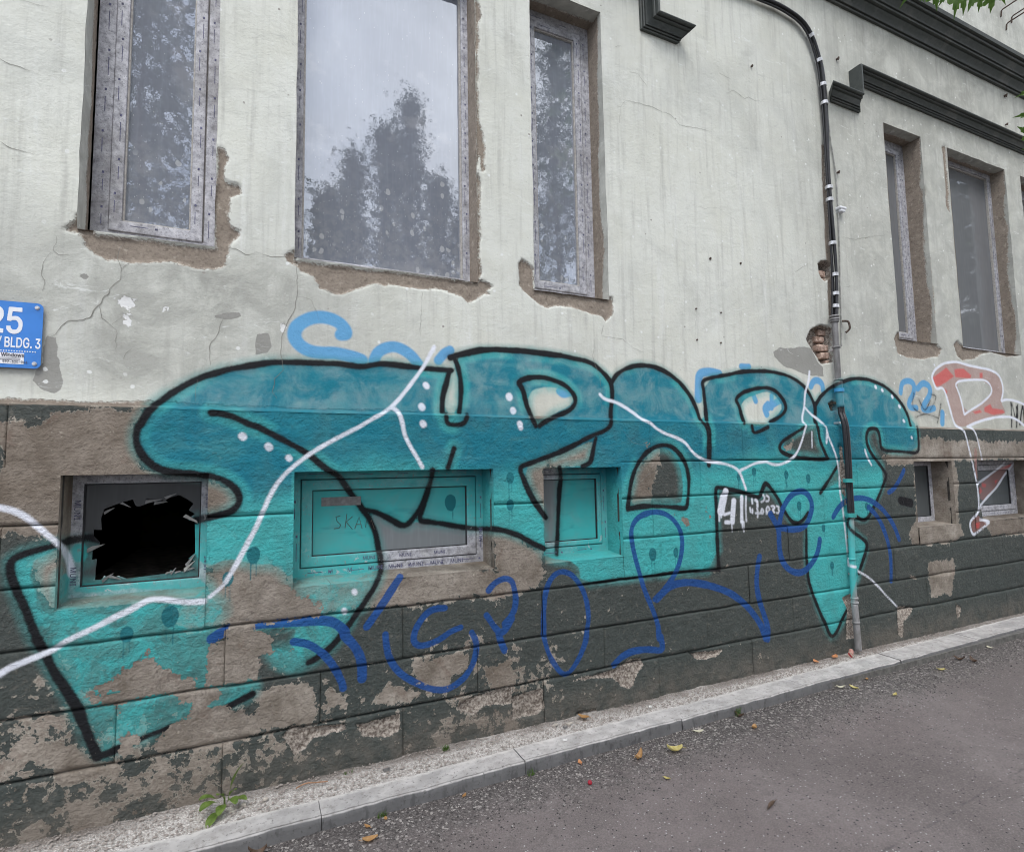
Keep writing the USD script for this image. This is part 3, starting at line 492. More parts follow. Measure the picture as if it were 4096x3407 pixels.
for k, lst in AREAS.items():
    for p in lst:
        if k in ('teal', 'hole', 'pink', 'pinkhole', 'drop'): p = chaikin(p, 1, True)
        pg = Polygon(p).buffer(0); shapely.prepare(pg)
        q = np.vstack([dens(np.array(r.coords)) for gg in getattr(pg, 'geoms', [pg]) for r in [gg.exterior]])
        ARE_T.setdefault(k, []).append((pg, cKDTree(q), q.min(0)-.1, q.max(0)+.1))
FAR = -0.09
def f_str(k, P):
    out = np.full(len(P), FAR)
    for w, p, t, lo, hi in STK_T.get(k, []):
        m = np.nonzero((P[:, 0] > lo[0]) & (P[:, 0] < hi[0]) & (P[:, 1] > lo[1]) & (P[:, 1] < hi[1]))[0]
        if len(m): out[m] = np.maximum(out[m], w/2 - t.query(P[m])[0])
    return np.maximum(out, FAR)
def f_are(k, P):
    out = np.full(len(P), FAR)
    for pg, t, lo, hi in ARE_T.get(k, []):
        m = np.nonzero((P[:, 0] > lo[0]) & (P[:, 0] < hi[0]) & (P[:, 1] > lo[1]) & (P[:, 1] < hi[1]))[0]
        if len(m):
            d = t.query(P[m])[0]; ins = shapely.contains_xy(pg, P[m, 0], P[m, 1])
            out[m] = np.maximum(out[m], np.where(ins, d, -d))
    return np.clip(out, FAR, 0.15)
def onwall(V):      # where the traced marks lie on a surface that stands d metres in front of or behind the wall's plane
    k = 3.0/(3.0 + V[:, 1]); return np.stack([V[:, 0]*k, 1.56 + (V[:, 2]-1.56)*k], 1)
def fields(V, zone, mort=None):
    P = onwall(V); x, z = P[:, 0], P[:, 1]
    black, white, blue = f_str('black', P), f_str('white', P), f_str('blue', P)
    teal, hole, lbl = f_are('teal', P), f_are('hole', P), f_str('lblue', P)
    teal = np.minimum(teal, -hole)
    flake = np.maximum(f_are('flake', P), f_are('white_chip', P))
    low = fbm2(x, z, 1.3, 3, 3); lo2 = fbm2(x, z, 4.0, 3, 9)
    wear = sstep(z, 1.0, 0.35)*sstep(x, 4.4, 0.2)
    bare = np.maximum(f_are('bare', P), np.where(zone > .5, -0.041 + 0.0285*wear + 0.055*low + .008*sstep(x, .6, -.3)*sstep(z, 1.0, .6), FAR))
    bare = np.where(zone > .5, bare, np.maximum(np.maximum(f_are('mortar', P), f_are('deep', P)), np.where(x < 1.6, 1.897 - z + .05*fbm2(x, z, 3.0, 3, 51) - .012*sstep(x, .3, 1.4), FAR)))
    chip = np.maximum(f_are('chip', P), f_are('deep', P))
    pink = np.minimum(f_are('pink', P), -f_are('pinkhole', P)); red = f_are('red', P)
    rim = sstep(black, -0.055, -0.02)*sstep(lo2, -.08, .12)
    tone = sstep(z + .35*low + .12*lo2, 1.44, 1.70)*(1-.7*rim)
    tone = np.where((x < .15) & (z > 1.35), np.maximum(tone, sstep(z + .3*low, 1.36, 1.55)*(1-.6*rim)), tone)
    patch = np.maximum(f_are('patch', P), 0*x + FAR)
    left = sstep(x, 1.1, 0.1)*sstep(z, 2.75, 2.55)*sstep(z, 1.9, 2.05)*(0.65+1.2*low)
    right = sstep(x, 3.2, 5.2)*.75  # shade of tree and cornice painted into the right-hand wall as grey
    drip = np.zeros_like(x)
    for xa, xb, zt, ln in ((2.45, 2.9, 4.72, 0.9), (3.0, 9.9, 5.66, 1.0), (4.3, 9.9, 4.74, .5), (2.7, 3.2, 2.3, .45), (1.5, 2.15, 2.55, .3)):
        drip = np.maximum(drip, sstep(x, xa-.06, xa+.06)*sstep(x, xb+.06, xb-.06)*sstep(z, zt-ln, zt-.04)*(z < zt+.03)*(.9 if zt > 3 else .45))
    dirt_shade = np.clip(left*.95 + right + .25*np.clip(low*2, 0, 1) , 0, 1.2)  # stains at the left and in patches, painted shade at the right
    dirt_shade = np.where(zone > .5, np.clip(.35+2*low + .75*sstep(x, .5, -.1)*sstep(z, 1.40, 1.55), 0, 1), dirt_shade)
    drop = np.maximum(f_are('drop', P), f_str('drop', P))
    wf = np.where(zone > .5, -.050 + .022*wear + .05*low + .016*sstep(z, .70, .25), FAR)
    cream = sstep(z, 2.45, 1.95)*sstep(x, .2, .8)*(.5+1.5*low)
    a = dict(paint_f=(patch, wf, np.where(zone > .5, sstep(z, 1.22, 1.0)*sstep(x, 1.1, .5), np.clip(cream, 0, 1))), paint_a=(black, white, blue), paint_b=(teal, lbl, flake), paint_c=(bare, chip, pink), paint_d=(tone, np.broadcast_to(zone, x.shape), dirt_shade), paint_e=(red, drop, drip))
    return {k: np.stack(v, 1) for k, v in a.items()}

# ------------------------------------------------------------------ materials
def paint_layers(g, col, B, A, C, D, E, n1, spk, low=None):
    """spray paint over whatever colour lies below"""
    black, white, blue = A; teal, lbl, flake = B; tone = D[0]; red, drop, drip = E
    e = g.m('multiply_add', spk, .006, -.003); e2 = g.m('multiply_add', spk, .016, -.008)
    lightt, darkt = (.072, .475, .465), (.0095, .155, .218)
    hz_ = g.noise(2.6, 5, .62, vec=g.stretch(1.0, 1.0, 5.0), dist=.5)
    tealc = g.mix(tone, g.mix(n1, lightt, (.052, .37, .365)), g.mix(n1, darkt, (.016, .20, .26)))
    tealc = g.mix(g.ss(hz_, .54, .76, 0, .42), tealc, (.10, .33, .345)); tealc = g.mix(g.ss(hz_, .46, .28, 0, .4), tealc, (.012, .17, .195))
    mist = g.m('multiply', g.ss(g.m('add', teal, e2), -.060, -.004), .7)
    col = g.mix(g.ss(g.m('add', lbl, e), -.010, .005, 0, .92), col, (.095, .33, .58))
    col = g.mix(g.m('multiply', mist, g.ss(n1, .15, .75)), col, (.085, .42, .40))
    wash = g.m('multiply_add', g.ss(g.noise(5, 5, .66, dist=.5), .36, .62), .30, .70)
    wash = g.m('minimum', wash, 1.0)
    if low: wash = g.m('multiply', wash, g.m('subtract', 1.0, g.m('multiply', low, g.ss(g.noise(5.5, 6, .72, dist=.6), .38, .55, 0, .88))))
    col = g.mix(g.m('multiply', g.ss(g.m('add', teal, e2), -.006, .008), wash), col, tealc)
    col = g.mix(g.ss(g.m('add', drop, e), -.003, .003, 0, .9), col, (.012, .14, .165))
    col = g.mix(g.ss(g.m('add', C[2], e2), -.006, .006, 0, .55), col, (.36, .17, .15))
    col = g.mix(g.ss(g.m('add', red, e2), -.01, .012, 0, .75), col, (.62, .09, .085))
    vw = g.m('multiply_add', g.noise(6.5, 3, .6), .022, -.011)
    black = g.m('add', black, vw); white = g.m('add', white, g.m('multiply', vw, .5)); blue = g.m('add', blue, g.m('multiply', vw, .7))
    col = g.mix(g.ss(g.m('add', black, e2), -.035, -.004, 0, .22), col, (.02, .03, .035))
    col = g.mix(g.ss(g.m('add', black, e2), -.009, .004, 0, .985), col, (.010, .009, .011))
    col = g.mix(g.m('multiply', g.ss(g.m('add', white, e2), -.009, .004), g.ss(g.noise(4.0, 3, .5), .22, .5, .70, .97)), col, (.74, .76, .82))
    col = g.mix(g.ss(g.m('add', blue, e), -.003, .004, 0, .93), col, (.014, .072, .255))
    return col

def masonry():
    g = Graph(); pos = g.pos()
    A, B, C, D, E = (g.attr('paint_' + k) for k in 'abcde')
    n_mid, n_fine, spk = g.noise(9, 6, .62), g.noise(75, 4, .6), g.noise(380, 2, .6)
    n_big = g.noise(2.2, 5, .6); streak = g.noise(3.0, 5, .62, vec=g.stretch(7, 7, .42)); n45 = g.noise(28, 5, .65)
    zone, zw = D[1], g.m('minimum', D[1], 1.0)
    hz = g.noise(3, 4, .6, vec=g.stretch(2.5, 2.5, 16))
    wall = g.mix(n_mid, (.585, .594, .530), (.705, .712, .652))
    wall = g.mix(g.ss(g.noise(1.3, 6, .68, dist=.8), .45, .72, 0, .6), wall, (.43, .44, .40))
    wall = g.mix(g.ss(g.noise(5.5, 6, .7, vec=g.stretch(.8, .8, 2.6), dist=.6), .55, .72, 0, .5), wall, (.47, .48, .44))
    wall = g.mix(g.ss(n_big, .38, .7, 0, .5), wall, (.585, .585, .50))
    wall = g.mix(g.ss(streak, .48, .74, 0, .6), wall, (.40, .40, .36))
    wall = g.mix(g.ss(g.noise(2.4, 6, .7, vec=g.stretch(3.2, 3.2, .33), dist=.3), .55, .70, 0, .5), wall, (.71, .72, .685))
    wall = g.mix(g.ss(n45, .60, .72, 0, .35), wall, (.66, .70, .655))
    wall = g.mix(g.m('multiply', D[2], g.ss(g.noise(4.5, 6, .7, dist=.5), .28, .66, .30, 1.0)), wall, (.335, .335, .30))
    F_ = g.attr('paint_f'); P_ = F_[0]
    wall = g.mix(g.m('multiply', F_[2], .6), wall, (.60, .58, .47))
    wall = g.mix(g.ss(g.m('add', P_, g.m('multiply', g.m('subtract', n_mid, .5), .05)), -.0015, .0015, 0, .9), wall, g.mix(n_mid, (.215, .21, .19), (.30, .295, .27)))
    wall = g.mix(g.m('multiply', E[2], g.ss(g.noise(4, 6, .72, vec=g.stretch(3.6, 3.6, .30), dist=.25), .46, .74, 0, .62)), wall, (.27, .26, .235))
    wall = g.mix(g.ss(g.noise(55, 2, .5), .74, .78, 0, .55), wall, (.25, .25, .22))
    F_ = F_
    pv = g('voronoi_texture', vector=pos, scale=19.0, randomness=1.0); pr, pg_, pb = g.xyz(pv + '.color')
    pd = g.m('add', pv + '.distance', g.m('multiply', g.m('subtract', n_fine, .5), .25))
    wall = g.mix(g.m('multiply', g.ss(pd, .15, .08), g.ss(pr, .955, .965)), wall, (.30, .285, .255)); wall = g.mix(g.m('multiply', g.ss(pd, .20, .13), g.ss(pg_, .972, .98, 0, .8)), wall, (.74, .75, .72))
    scf = g.noise(7, 6, .74, vec=g.stretch(1.0, 1.0, 3.4), dist=1.1); wall = g.mix(g.ss(scf, .60, .68, 0, .55), wall, (.72, .735, .70)); wall = g.mix(g.ss(scf, .38, .30, 0, .5), wall, (.43, .435, .40))
    plin = g.mix(n_mid, (.038, .047, .043), (.084, .098, .090))
    plin = g.mix(g.ss(g.noise(33, 4, .65), .56, .70, 0, .55), plin, (.17, .16, .135))
    plin = g.mix(g.m('multiply', D[2], .25), plin, (.10, .095, .082)); plin = g.mix(g.ss(n_fine, .52, .72, 0, .5), plin, (.125, .125, .112)); plin = g.mix(g.ss(n_fine, .42, .28, 0, .5), plin, (.030, .034, .031))
    bn = g.m('multiply_add', n_mid, .55, g.m('multiply', n_big, .45))
    bare_c = g.ramp(bn, [(.30, (.12, .10, .08)), (.43, (.225, .195, .158)), (.56, (.355, .315, .265)), (.70, (.49, .445, .38))])
    bare_c = g.mix(g.m('multiply', D[2], .62), bare_c, g.mix(n_mid, (.085, .062, .045), (.20, .155, .115)))
    bare_c = g.mix(g.ss(n_fine, .48, .72, 0, .55), bare_c, (.13, .105, .085)); bare_c = g.mix(g.ss(n45, .62, .72, 0, .6), bare_c, (.47, .42, .34)); bare_c = g.mix(g.ss(g.noise(4.5, 5, .7, dist=.7), .56, .68, 0, .55), bare_c, (.155, .105, .080))
    bare_w = g.mix(n_mid, (.165, .135, .108), (.37, .315, .255)); bare_w = g.mix(g.ss(n45, .56, .70, 0, .7), bare_w, (.44, .39, .325)); bare_w = g.mix(g.ss(n45, .44, .32, 0, .6), bare_w, (.12, .095, .076))
    bare_w = g.mix(g.ss(n_fine, .45, .75, 0, .45), bare_w, (.085, .065, .05))
    base = g.mix(zw, wall, plin)
    base = g.mix(g.m('subtract', g.m('maximum', zone, 1.0), 1.0), base, bare_c)
    amp = g.mix(zw, (.06, 0, 0), (.24, 0, 0)); ax, _, _ = g.xyz(amp)
    bsd = g.m('add', C[0], g.m('add', g.m('multiply', g.m('subtract', g.m('multiply_add', n45, .45, g.m('multiply', n_mid, .55)), .5), ax), g.m('multiply', g.m('subtract', n_fine, .5), .035)))
    bfac = g.ss(bsd, -.0015, .0015)
    col = g.mix(bfac, base, g.mix(zw, bare_w, bare_c))
    rimf = g.m('multiply', g.m('multiply', g.ss(bsd, -.001, .0015), g.ss(bsd, .0085, .004)), g.ss(n45, .42, .58, .15, .85))
    col = g.mix(rimf, col, g.mix(zw, (.56, .535, .475), (.40, .37, .31)))
    col = paint_layers(g, col, B, A, C, D, E, n_mid, spk, g.m('multiply', F_[2], zw))
    # paint lost in small flakes low on the plinth
    lost = g.m('multiply', g.ss(g.m('add', g.m('multiply', g.m('subtract', n45, .5), .16), F_[1]), .004, .007), zw)
    fsd = g.m('add', B[2], g.m('add', g.m('multiply', g.m('subtract', g.m('multiply_add', n45, .55, g.m('multiply', n_mid, .45)), .5), .20), g.m('multiply', g.m('subtract', n_fine, .5), .02)))
    ffac = g.m('maximum', g.ss(fsd, -.001, .001), g.m('multiply', lost, .8))
    flake_c = g.mix(zw, (.70, .70, .68), g.mix(g.ss(n_fine, .4, .7), bare_c, (.25, .215, .18)))
    col = g.mix(ffac, col, flake_c)
    csd = g.m('add', C[1], g.m('add', g.m('multiply', g.m('subtract', n_mid, .5), .05), g.m('multiply', g.m('subtract', n_fine, .5), .03)))
    cfac = g.ss(csd, -.001, .001)
    col = g.mix(cfac, col, g.mix(g.ss(n_fine, .35, .65), (.15, .12, .10), (.47, .42, .36)))
    # splash-back dirt along the foot of the wall
    x, y, z = g.xyz(pos)
    col = g.mix(g.m('multiply', g.ss(z, .34, .10), g.ss(n_mid, .3, .65, .1, .6)), col, (.17, .145, .12))
    rough_h = g.m('add', g.m('multiply', n_fine, g.lin(zw, 0, 1, .0013, .0085)), g.m('multiply', hz, g.lin(zw, 0, 1, .0006, .004)))
    h = g.m('add', rough_h, g.m('multiply', g.noise(230, 3, .6), g.lin(zw, 0, 1, .0006, .0030)))
    h = g.m('subtract', h, g.m('multiply', bfac, g.m('multiply_add', n45, .010, -.001))); h = g.m('subtract', h, g.m('multiply', ffac, .002))
    h = g.m('subtract', h, g.m('multiply', cfac, g.m('multiply_add', n45, .012, .003)))
    h = g.m('add', h, g.m('multiply', g.ss(n45, .3, .7), g.lin(zw, 0, 1, .0011, .004)))
    return g.out('masonry', base_color=col, roughness=g.mix(n_mid, (.82, .82, .82), (.95, .95, .95)), specular_ior_level=.25, normal=g.bump(h, 1.0))
M = {}
M['masonry'] = masonry()

def film(painted):
    """white window profiles still wearing their printed protective film, dirty and torn"""
    g = Graph(); A, B, C, D, E = (g.attr('paint_' + k) for k in 'abcde') if painted else (None,)*5
    n1, n2 = g.noise(30, 6, .7), g.noise(140, 4, .65); x, y, z = g.xyz(g.pos())
    col = g.ramp(n1, [(.28, (.11, .105, .11)), (.42, (.33, .33, .36)), (.55, (.50, .50, .53)), (.75, (.66, .66, .68))])
    col = g.mix(g.ss(n2, .56, .68, 0, .75), col, (.085, .08, .085))
    col = g.mix(g.ss(g.noise(3.2, 5, .65), .46, .66, 0, .6), col, g.mix(n1, (.10, .097, .095), (.27, .26, .255)))
    if painted: col = paint_layers(g, col, B, A, C, D, E, g.noise(9, 6, .62), g.noise(380, 2, .6))
    if painted: col = g.mix(g.ss(g.noise(48, 5, .75), .58, .64, 0, .8), col, g.mix(n1, (.09, .088, .085), (.38, .37, .36))); col = g.mix(g.m('multiply', g.ss(g.noise(16, 5, .7, dist=.5), .60, .66, 0, .75), g.ss(z, 1.25, 1.05)), col, (.50, .50, .50))
    return g.out('window_film_painted' if painted else 'window_film', base_color=col, roughness=.55, normal=g.bump(g.m('multiply', n2, .0012)))
M['film'], M['film_p'] = film(False), film(True)
def glass(name, veil, spots, refl, painted=False, zlo=2.75, zhi=3.6):
    g = Graph(); x, y, z = g.xyz(g.pos())
    n1 = g.noise(3.5, 5, .6); run = g.noise(5, 5, .65, vec=g.stretch(12, 12, .9)); n2 = g.noise(26, 4, .6)
    col = g.mix(g.ss(run, .42, .78, 0, .22), veil, tuple(min(1, v*1.7) for v in veil))
    if spots:
        th = g.lin(z, zlo, zhi, 1.0, 0.0); th2 = g.m('multiply', th, th)
        v = g('voronoi_texture', vector=g.stretch(1, 1, .55), scale=105.0, randomness=1.0); r, gg, b = g.xyz(v + '.color')
        col = g.mix(g.m('multiply', g.ss(v + '.distance', .30, .16), g.ss(g.m('add', r, g.m('multiply', th, .20)), .955, .975, 0, .7)), col, (.50, .51, .52))
        v = g('voronoi_texture', vector=g.stretch(1, 1, .7), scale=27.0, randomness=1.0); r, gg, b = g.xyz(v + '.color')
        col = g.mix(g.m('multiply', g.ss(g.m('add', v + '.distance', g.m('multiply', g.m('subtract', n2, .5), .7)), .40, .30), g.ss(g.m('add', r, g.m('multiply', th2, .30)), 1.0, 1.03, 0, .8)), col, (.44, .45, .46))
        col = g.mix(g.ss(g.m('add', g.noise(3.2, 3, .5), g.m('multiply', g.noise(14, 4, .7), .45)), .80, .95, 0, .35), col, (.36, .36, .38))
        col = g.mix(g.m('multiply', th, g.ss(n2, .40, .66, 0, .35)), col, (.33, .335, .34))
    if painted:
        A, B, C, D, E = (g.attr('paint_' + k) for k in 'abcde'); col = paint_layers(g, col, B, A, C, D, E, g.noise(9, 6, .62), g.noise(380, 2, .6))
    d = g('principled_bsdf', base_color=col, roughness=.6, specular_ior_level=.1) + '.BSDF'
    gl = g('glossy_bsdf', color=(.90, .95, 1.0), roughness=.016, normal=g.bump(g.m('multiply', n1, .0012), .6)) + '.BSDF'
    f = g.m('multiply', g('fresnel', IOR=1.9) + '.fac', g.m('multiply_add', g.noise(1.6, 4, .6, dist=.6), -.9*refl, 1.45*refl))
    if painted: f = g.m('multiply', f, g.ss(g.m('maximum', A[0], B[0]), .0, -.01, .12, 1.0))
    return g.done(name, g('mix_closure', fac=f, closure1=d, closure2=gl) + '.closure')
M['glass'] = glass('dusty_glass', (.185, .20, .235), True, 1.9)
M['glass_dark'] = glass('smashed_glass', (.055, .056, .058), False, .6, True)
M['glass_mid'] = glass('grey_cellar_glass', (.085, .095, .098), False, .5, True)
M['glass_clean'] = glass('grey_glass', (.15, .154, .16), False, .8)
M['glass_low'] = glass('painted_glass', (.19, .205, .21), False, .7, True)

def plain(name, col, rough=.6, var=.25, scale=25, spec=.3, bumpd=.001, col2=None, bs=80, metal=0.0):
    g = Graph(); n = g.noise(scale, 5, .65)
    a, b = tuple(c*(1-var) for c in col), tuple(min(1, c*(1+var)) for c in (col2 or col))
    return g.out(name, base_color=g.mix(g.ss(n, .3, .7), a, b), roughness=rough, specular_ior_level=spec, metallic=metal, normal=g.bump(g.m('multiply', g.noise(bs, 4, .6), bumpd)))
g = Graph(); n = g.noise(40, 5, .65); nz = g.xyz(g('geometry') + '.normal')[2]; n6 = g.noise(5, 5, .65)
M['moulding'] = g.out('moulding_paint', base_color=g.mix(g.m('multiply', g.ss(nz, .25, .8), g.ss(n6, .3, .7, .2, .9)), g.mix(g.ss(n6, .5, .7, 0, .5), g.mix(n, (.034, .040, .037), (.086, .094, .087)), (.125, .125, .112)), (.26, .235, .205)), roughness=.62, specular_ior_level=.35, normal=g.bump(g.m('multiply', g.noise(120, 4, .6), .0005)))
M['gasket'] = plain('gasket_rubber', (.03, .03, .032), .6, .3)
M['bead'] = plain('window_bead', (.38, .36, .33), .5, .25, 60)
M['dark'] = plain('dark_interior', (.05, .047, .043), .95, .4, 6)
M['crack'] = plain('crack_void', (.20, .195, .17), 1.0, .4, 30, .05)
M['brick'] = plain('old_brick', (.42, .28, .22), .95, .35, 30, .1, .006, (.5, .38, .31))
M['black_pvc'] = plain('cable_sheath', (.018, .018, .020), .42, .3, 30, .4)
M['steel'] = plain('zinc_clip', (.55, .55, .56), .4, .2, 60, .5, .0005, metal=.6)
M['rust'] = plain('rusty_iron', (.10, .075, .06), .8, .5, 40, .2, .002)
M['sign_blue'] = plain('sign_enamel', (.035, .19, .56), .35, .08, 8, .5, .0002)
M['sign_white'] = plain('sign_white', (.75, .76, .78), .45, .06, 20, .4, .0002)
M['ink'] = plain('sticker_ink', (.08, .075, .10), .6, .3, 60)
M['film_ink'] = plain('film_print', (.10, .10, .17), .6, .6, 90)
M['gtape'] = plain('grey_tape', (.21, .205, .20), .7, .25, 25)

def pipe_mat():
    g = Graph(); A, B, C, D, E = (g.attr('paint_' + k) for k in 'abcde')
    col = g.mix(g.ss(g.noise(9, 6, .7, vec=g.stretch(1, 1, .35)), .3, .7), (.115, .11, .105), (.31, .305, .305))
    col = paint_layers(g, col, B, A, C, D, E, g.noise(9, 6, .62), g.noise(380, 2, .6))
    return g.out('grey_pvc_pipe', base_color=col, roughness=.5, normal=g.bump(g.m('multiply', g.noise(60, 3, .6), .0008)))
M['pipe'] = pipe_mat()

# ------------------------------------------------------------------ THE BUILDING
building = empty('old_building', 'pale mint rendered old building with dark rusticated plinth covered in turquoise graffiti', 'building')
# openings: x0, x1, z0, z1
UP = [(-.77, -.223, 2.68, 4.72), (.145, 1.164, 2.68, 4.72), (1.543, 2.100, 2.68, 4.72), (5.215, 5.79, 2.68, 4.72), (6.225, 7.30, 2.68, 4.72), (7.615, 8.20, 2.68, 4.72)]
LO = [(-.772, -.217, 1.005, 1.571), (.158, 1.227, 1.005, 1.571), (1.553, 2.117, 1.005, 1.571), (5.212, 5.785, 1.005, 1.578), (6.205, 7.25, 1.005, 1.578), (7.63, 8.19, 1.005, 1.578)]
PY = -0.045                                   # face of the plinth
ROWS = [0.02, 0.344, 0.590, 0.858, 1.112, 1.368, 1.607, 1.872]
def axis(lo, hi, step, keys):
    out = [lo]
    while out[-1] < hi: out.append(out[-1] + step(out[-1]))
    out[-1] = hi; out = np.array(out)
    for k in keys:
        if lo < k < hi: out[np.abs(out - k).argmin()] = k
    return np.unique(out)
def gridf(nx, nz):
    i = np.arange(nx*nz).reshape(nz, nx); q = np.stack([i[:-1, :-1], i[:-1, 1:], i[1:, 1:], i[1:, :-1]], -1)
    odd = (np.add.outer(np.arange(nz-1), np.arange(nx-1)) % 2).astype(bool)[..., None]
    t = np.where(odd[..., None], np.stack([q[..., [0, 1, 2]], q[..., [0, 2, 3]]], -2), np.stack([q[..., [0, 1, 3]], q[..., [1, 2, 3]]], -2))
    return t.reshape(-1, 3)
def vnormals(v, f):
    n = np.zeros_like(v); c = np.cross(v[f[:, 1]]-v[f[:, 0]], v[f[:, 2]]-v[f[:, 0]])
    for k in range(3): np.add.at(n, f[:, k], c)
    return n/np.maximum(np.linalg.norm(n, axis=1, keepdims=True), 1e-12)
def jit(x, z):
    """the hand-run edges of the render wander by a few millimetres"""
    return 0.011*fbm2(x, z, 7, 3, 21), 0.011*fbm2(x, z, 7, 3, 22)
PAINTED = {}
def collect(name, v, f, n, at):
    PAINTED.setdefault(name, []).append((v, f, n, at))
def compact(v, f, n, at):
    u, inv = np.unique(f, return_inverse=True)
    return v[u], inv.reshape(-1, 3), n[u], {k: a[u] for k, a in at.items()}
def split(v, f, n, at, own, parent, mat, label=None, base='wall'):
    """faces under graffiti go to the graffiti's own mesh, the rest stay the masonry's"""
    c = {k: a[f].mean(1) for k, a in at.items()}
    ctr = v[f].mean(1); fl = c['paint_b'][:, 2] > 0.004
    blue = c['paint_a'][:, 2] > 0; red = ((c['paint_c'][:, 2] > 0) | (c['paint_a'][:, 1] > 0) | (c['paint_a'][:, 0] > 0)) & (ctr[:, 0] > 5.55)
    sten = (c['paint_a'][:, 1] > 0) & (ctr[:, 0] > 2.84) & (ctr[:, 0] < 3.27) & (ctr[:, 2] < 1.47) & (ctr[:, 2] > 1.0) & (c['paint_b'][:, 0] < -.005)
    mural = ((c['paint_b'][:, 0] > 0) | (c['paint_a'][:, 0] > 0) | (c['paint_a'][:, 1] > 0))
    lbl = c['paint_b'][:, 1] > 0
    lab = np.zeros(len(f), int)
    for i, m in enumerate((lbl, mural, sten, red, blue)): lab[m & ~fl] = i+1
    if base == 'wall': lab[(lab == 0) & (c['paint_c'][:, 1] <= 0) & (c['paint_c'][:, 0] > 0) & (ctr[:, 2] > 2)] = 6
    for i, nm in enumerate((own, 'lightblue', 'mural', 'stencil', 'redletter', 'bluetag', 'mortar')):
        m = lab == i
        if not m.any(): continue
        s = compact(v, f[m], n, at)
        if i == 0: obj(own, (s[0], s[1]), mat, parent, normals=s[2], attrs=s[3], label=label)
        else: collect(nm, *s)

# -- upper wall
keys = [k for o in UP for k in o[:2]]
xs = axis(-2.0, 10.2, lambda x: .0095 if -1.2 < x < 3.2 else (.03 if x < -1.2 or x > 8.3 else .0095 + .0022*(x-3.2)), keys)
zs = axis(1.888, 7.6, lambda z: .0095 if z < 3.0 else min(.026, .0095 + .012*(z-3.0)), [2.68, 4.72])
X, Z = np.meshgrid(xs, zs); x, z = X.ravel(), Z.ravel()
f = gridf(len(xs), len(zs)); cx, cz = x[f].mean(1), z[f].mean(1)
keep = np.ones(len(f), bool)
for a, b, c, d in UP: keep &= ~((cx > a) & (cx < b) & (cz > c) & (cz < d))
P0 = np.stack([x, z], 1)
mort, deep, flk = f_are('mortar', P0), f_are('deep', P0), f_are('white_chip', P0)
jx, jz = jit(x, z); fade = sstep(z, 1.89, 2.0)
y = 0.011*fbm2(x, z, 1.1, 3, 1) + 0.004*fbm2(x, z, 9, 3, 2)
mj = mort + .02*fbm2(x, z, 14, 3, 30)
y += 0.014*sstep(mj, -.003, .005) + sstep(mj, 0, .02)*.006*fbm2(x, z, 25, 3, 31)
y += 0.085*sstep(deep + .02*fbm2(x, z, 20, 3, 32), -.006, .016)*(1+.5*fbm2(x, z, 18, 3, 33)) + .003*sstep(flk, -.003, .004)
y *= sstep(z, 1.886, 1.93)
V = np.stack([x + jx, y, z + jz*fade], 1); f = f[keep]
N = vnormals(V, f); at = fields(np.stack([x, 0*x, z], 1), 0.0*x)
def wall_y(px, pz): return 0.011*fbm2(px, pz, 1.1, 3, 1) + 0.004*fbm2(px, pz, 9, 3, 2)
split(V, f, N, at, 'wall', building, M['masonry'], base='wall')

# -- ledge where the plinth steps out
def strip(xs, prof, zone):
    v = np.array([(x, y + .004*fbm2(np.array([x]), np.array([z]), 6, 2, 5)[0], z + .005*fbm2(np.array([x]), np.array([y*9]), 5, 3, 6)[0]) for y, z in prof for x in xs])
    return v, gridf(len(xs), len(prof))
lx = axis(-2.0, 10.2, lambda x: .012 if -1.2 < x < 3 else .03, [])
v, f = strip(lx, [(PY-.001, 1.868), (PY+.004, 1.874), (-.02, 1.882), (.004, 1.891)], 1)
at = fields(v, np.full(len(v), 2.0)); at['paint_b'] -= np.array([[.012, 0, 0]]); at['paint_a'] -= np.array([[.004, .002, 0]])
obj('ledge', (v, f), M['masonry'], building, normals=vnormals(v, f), attrs=at, label='pale chipped ledge line between plaster wall and plinth')

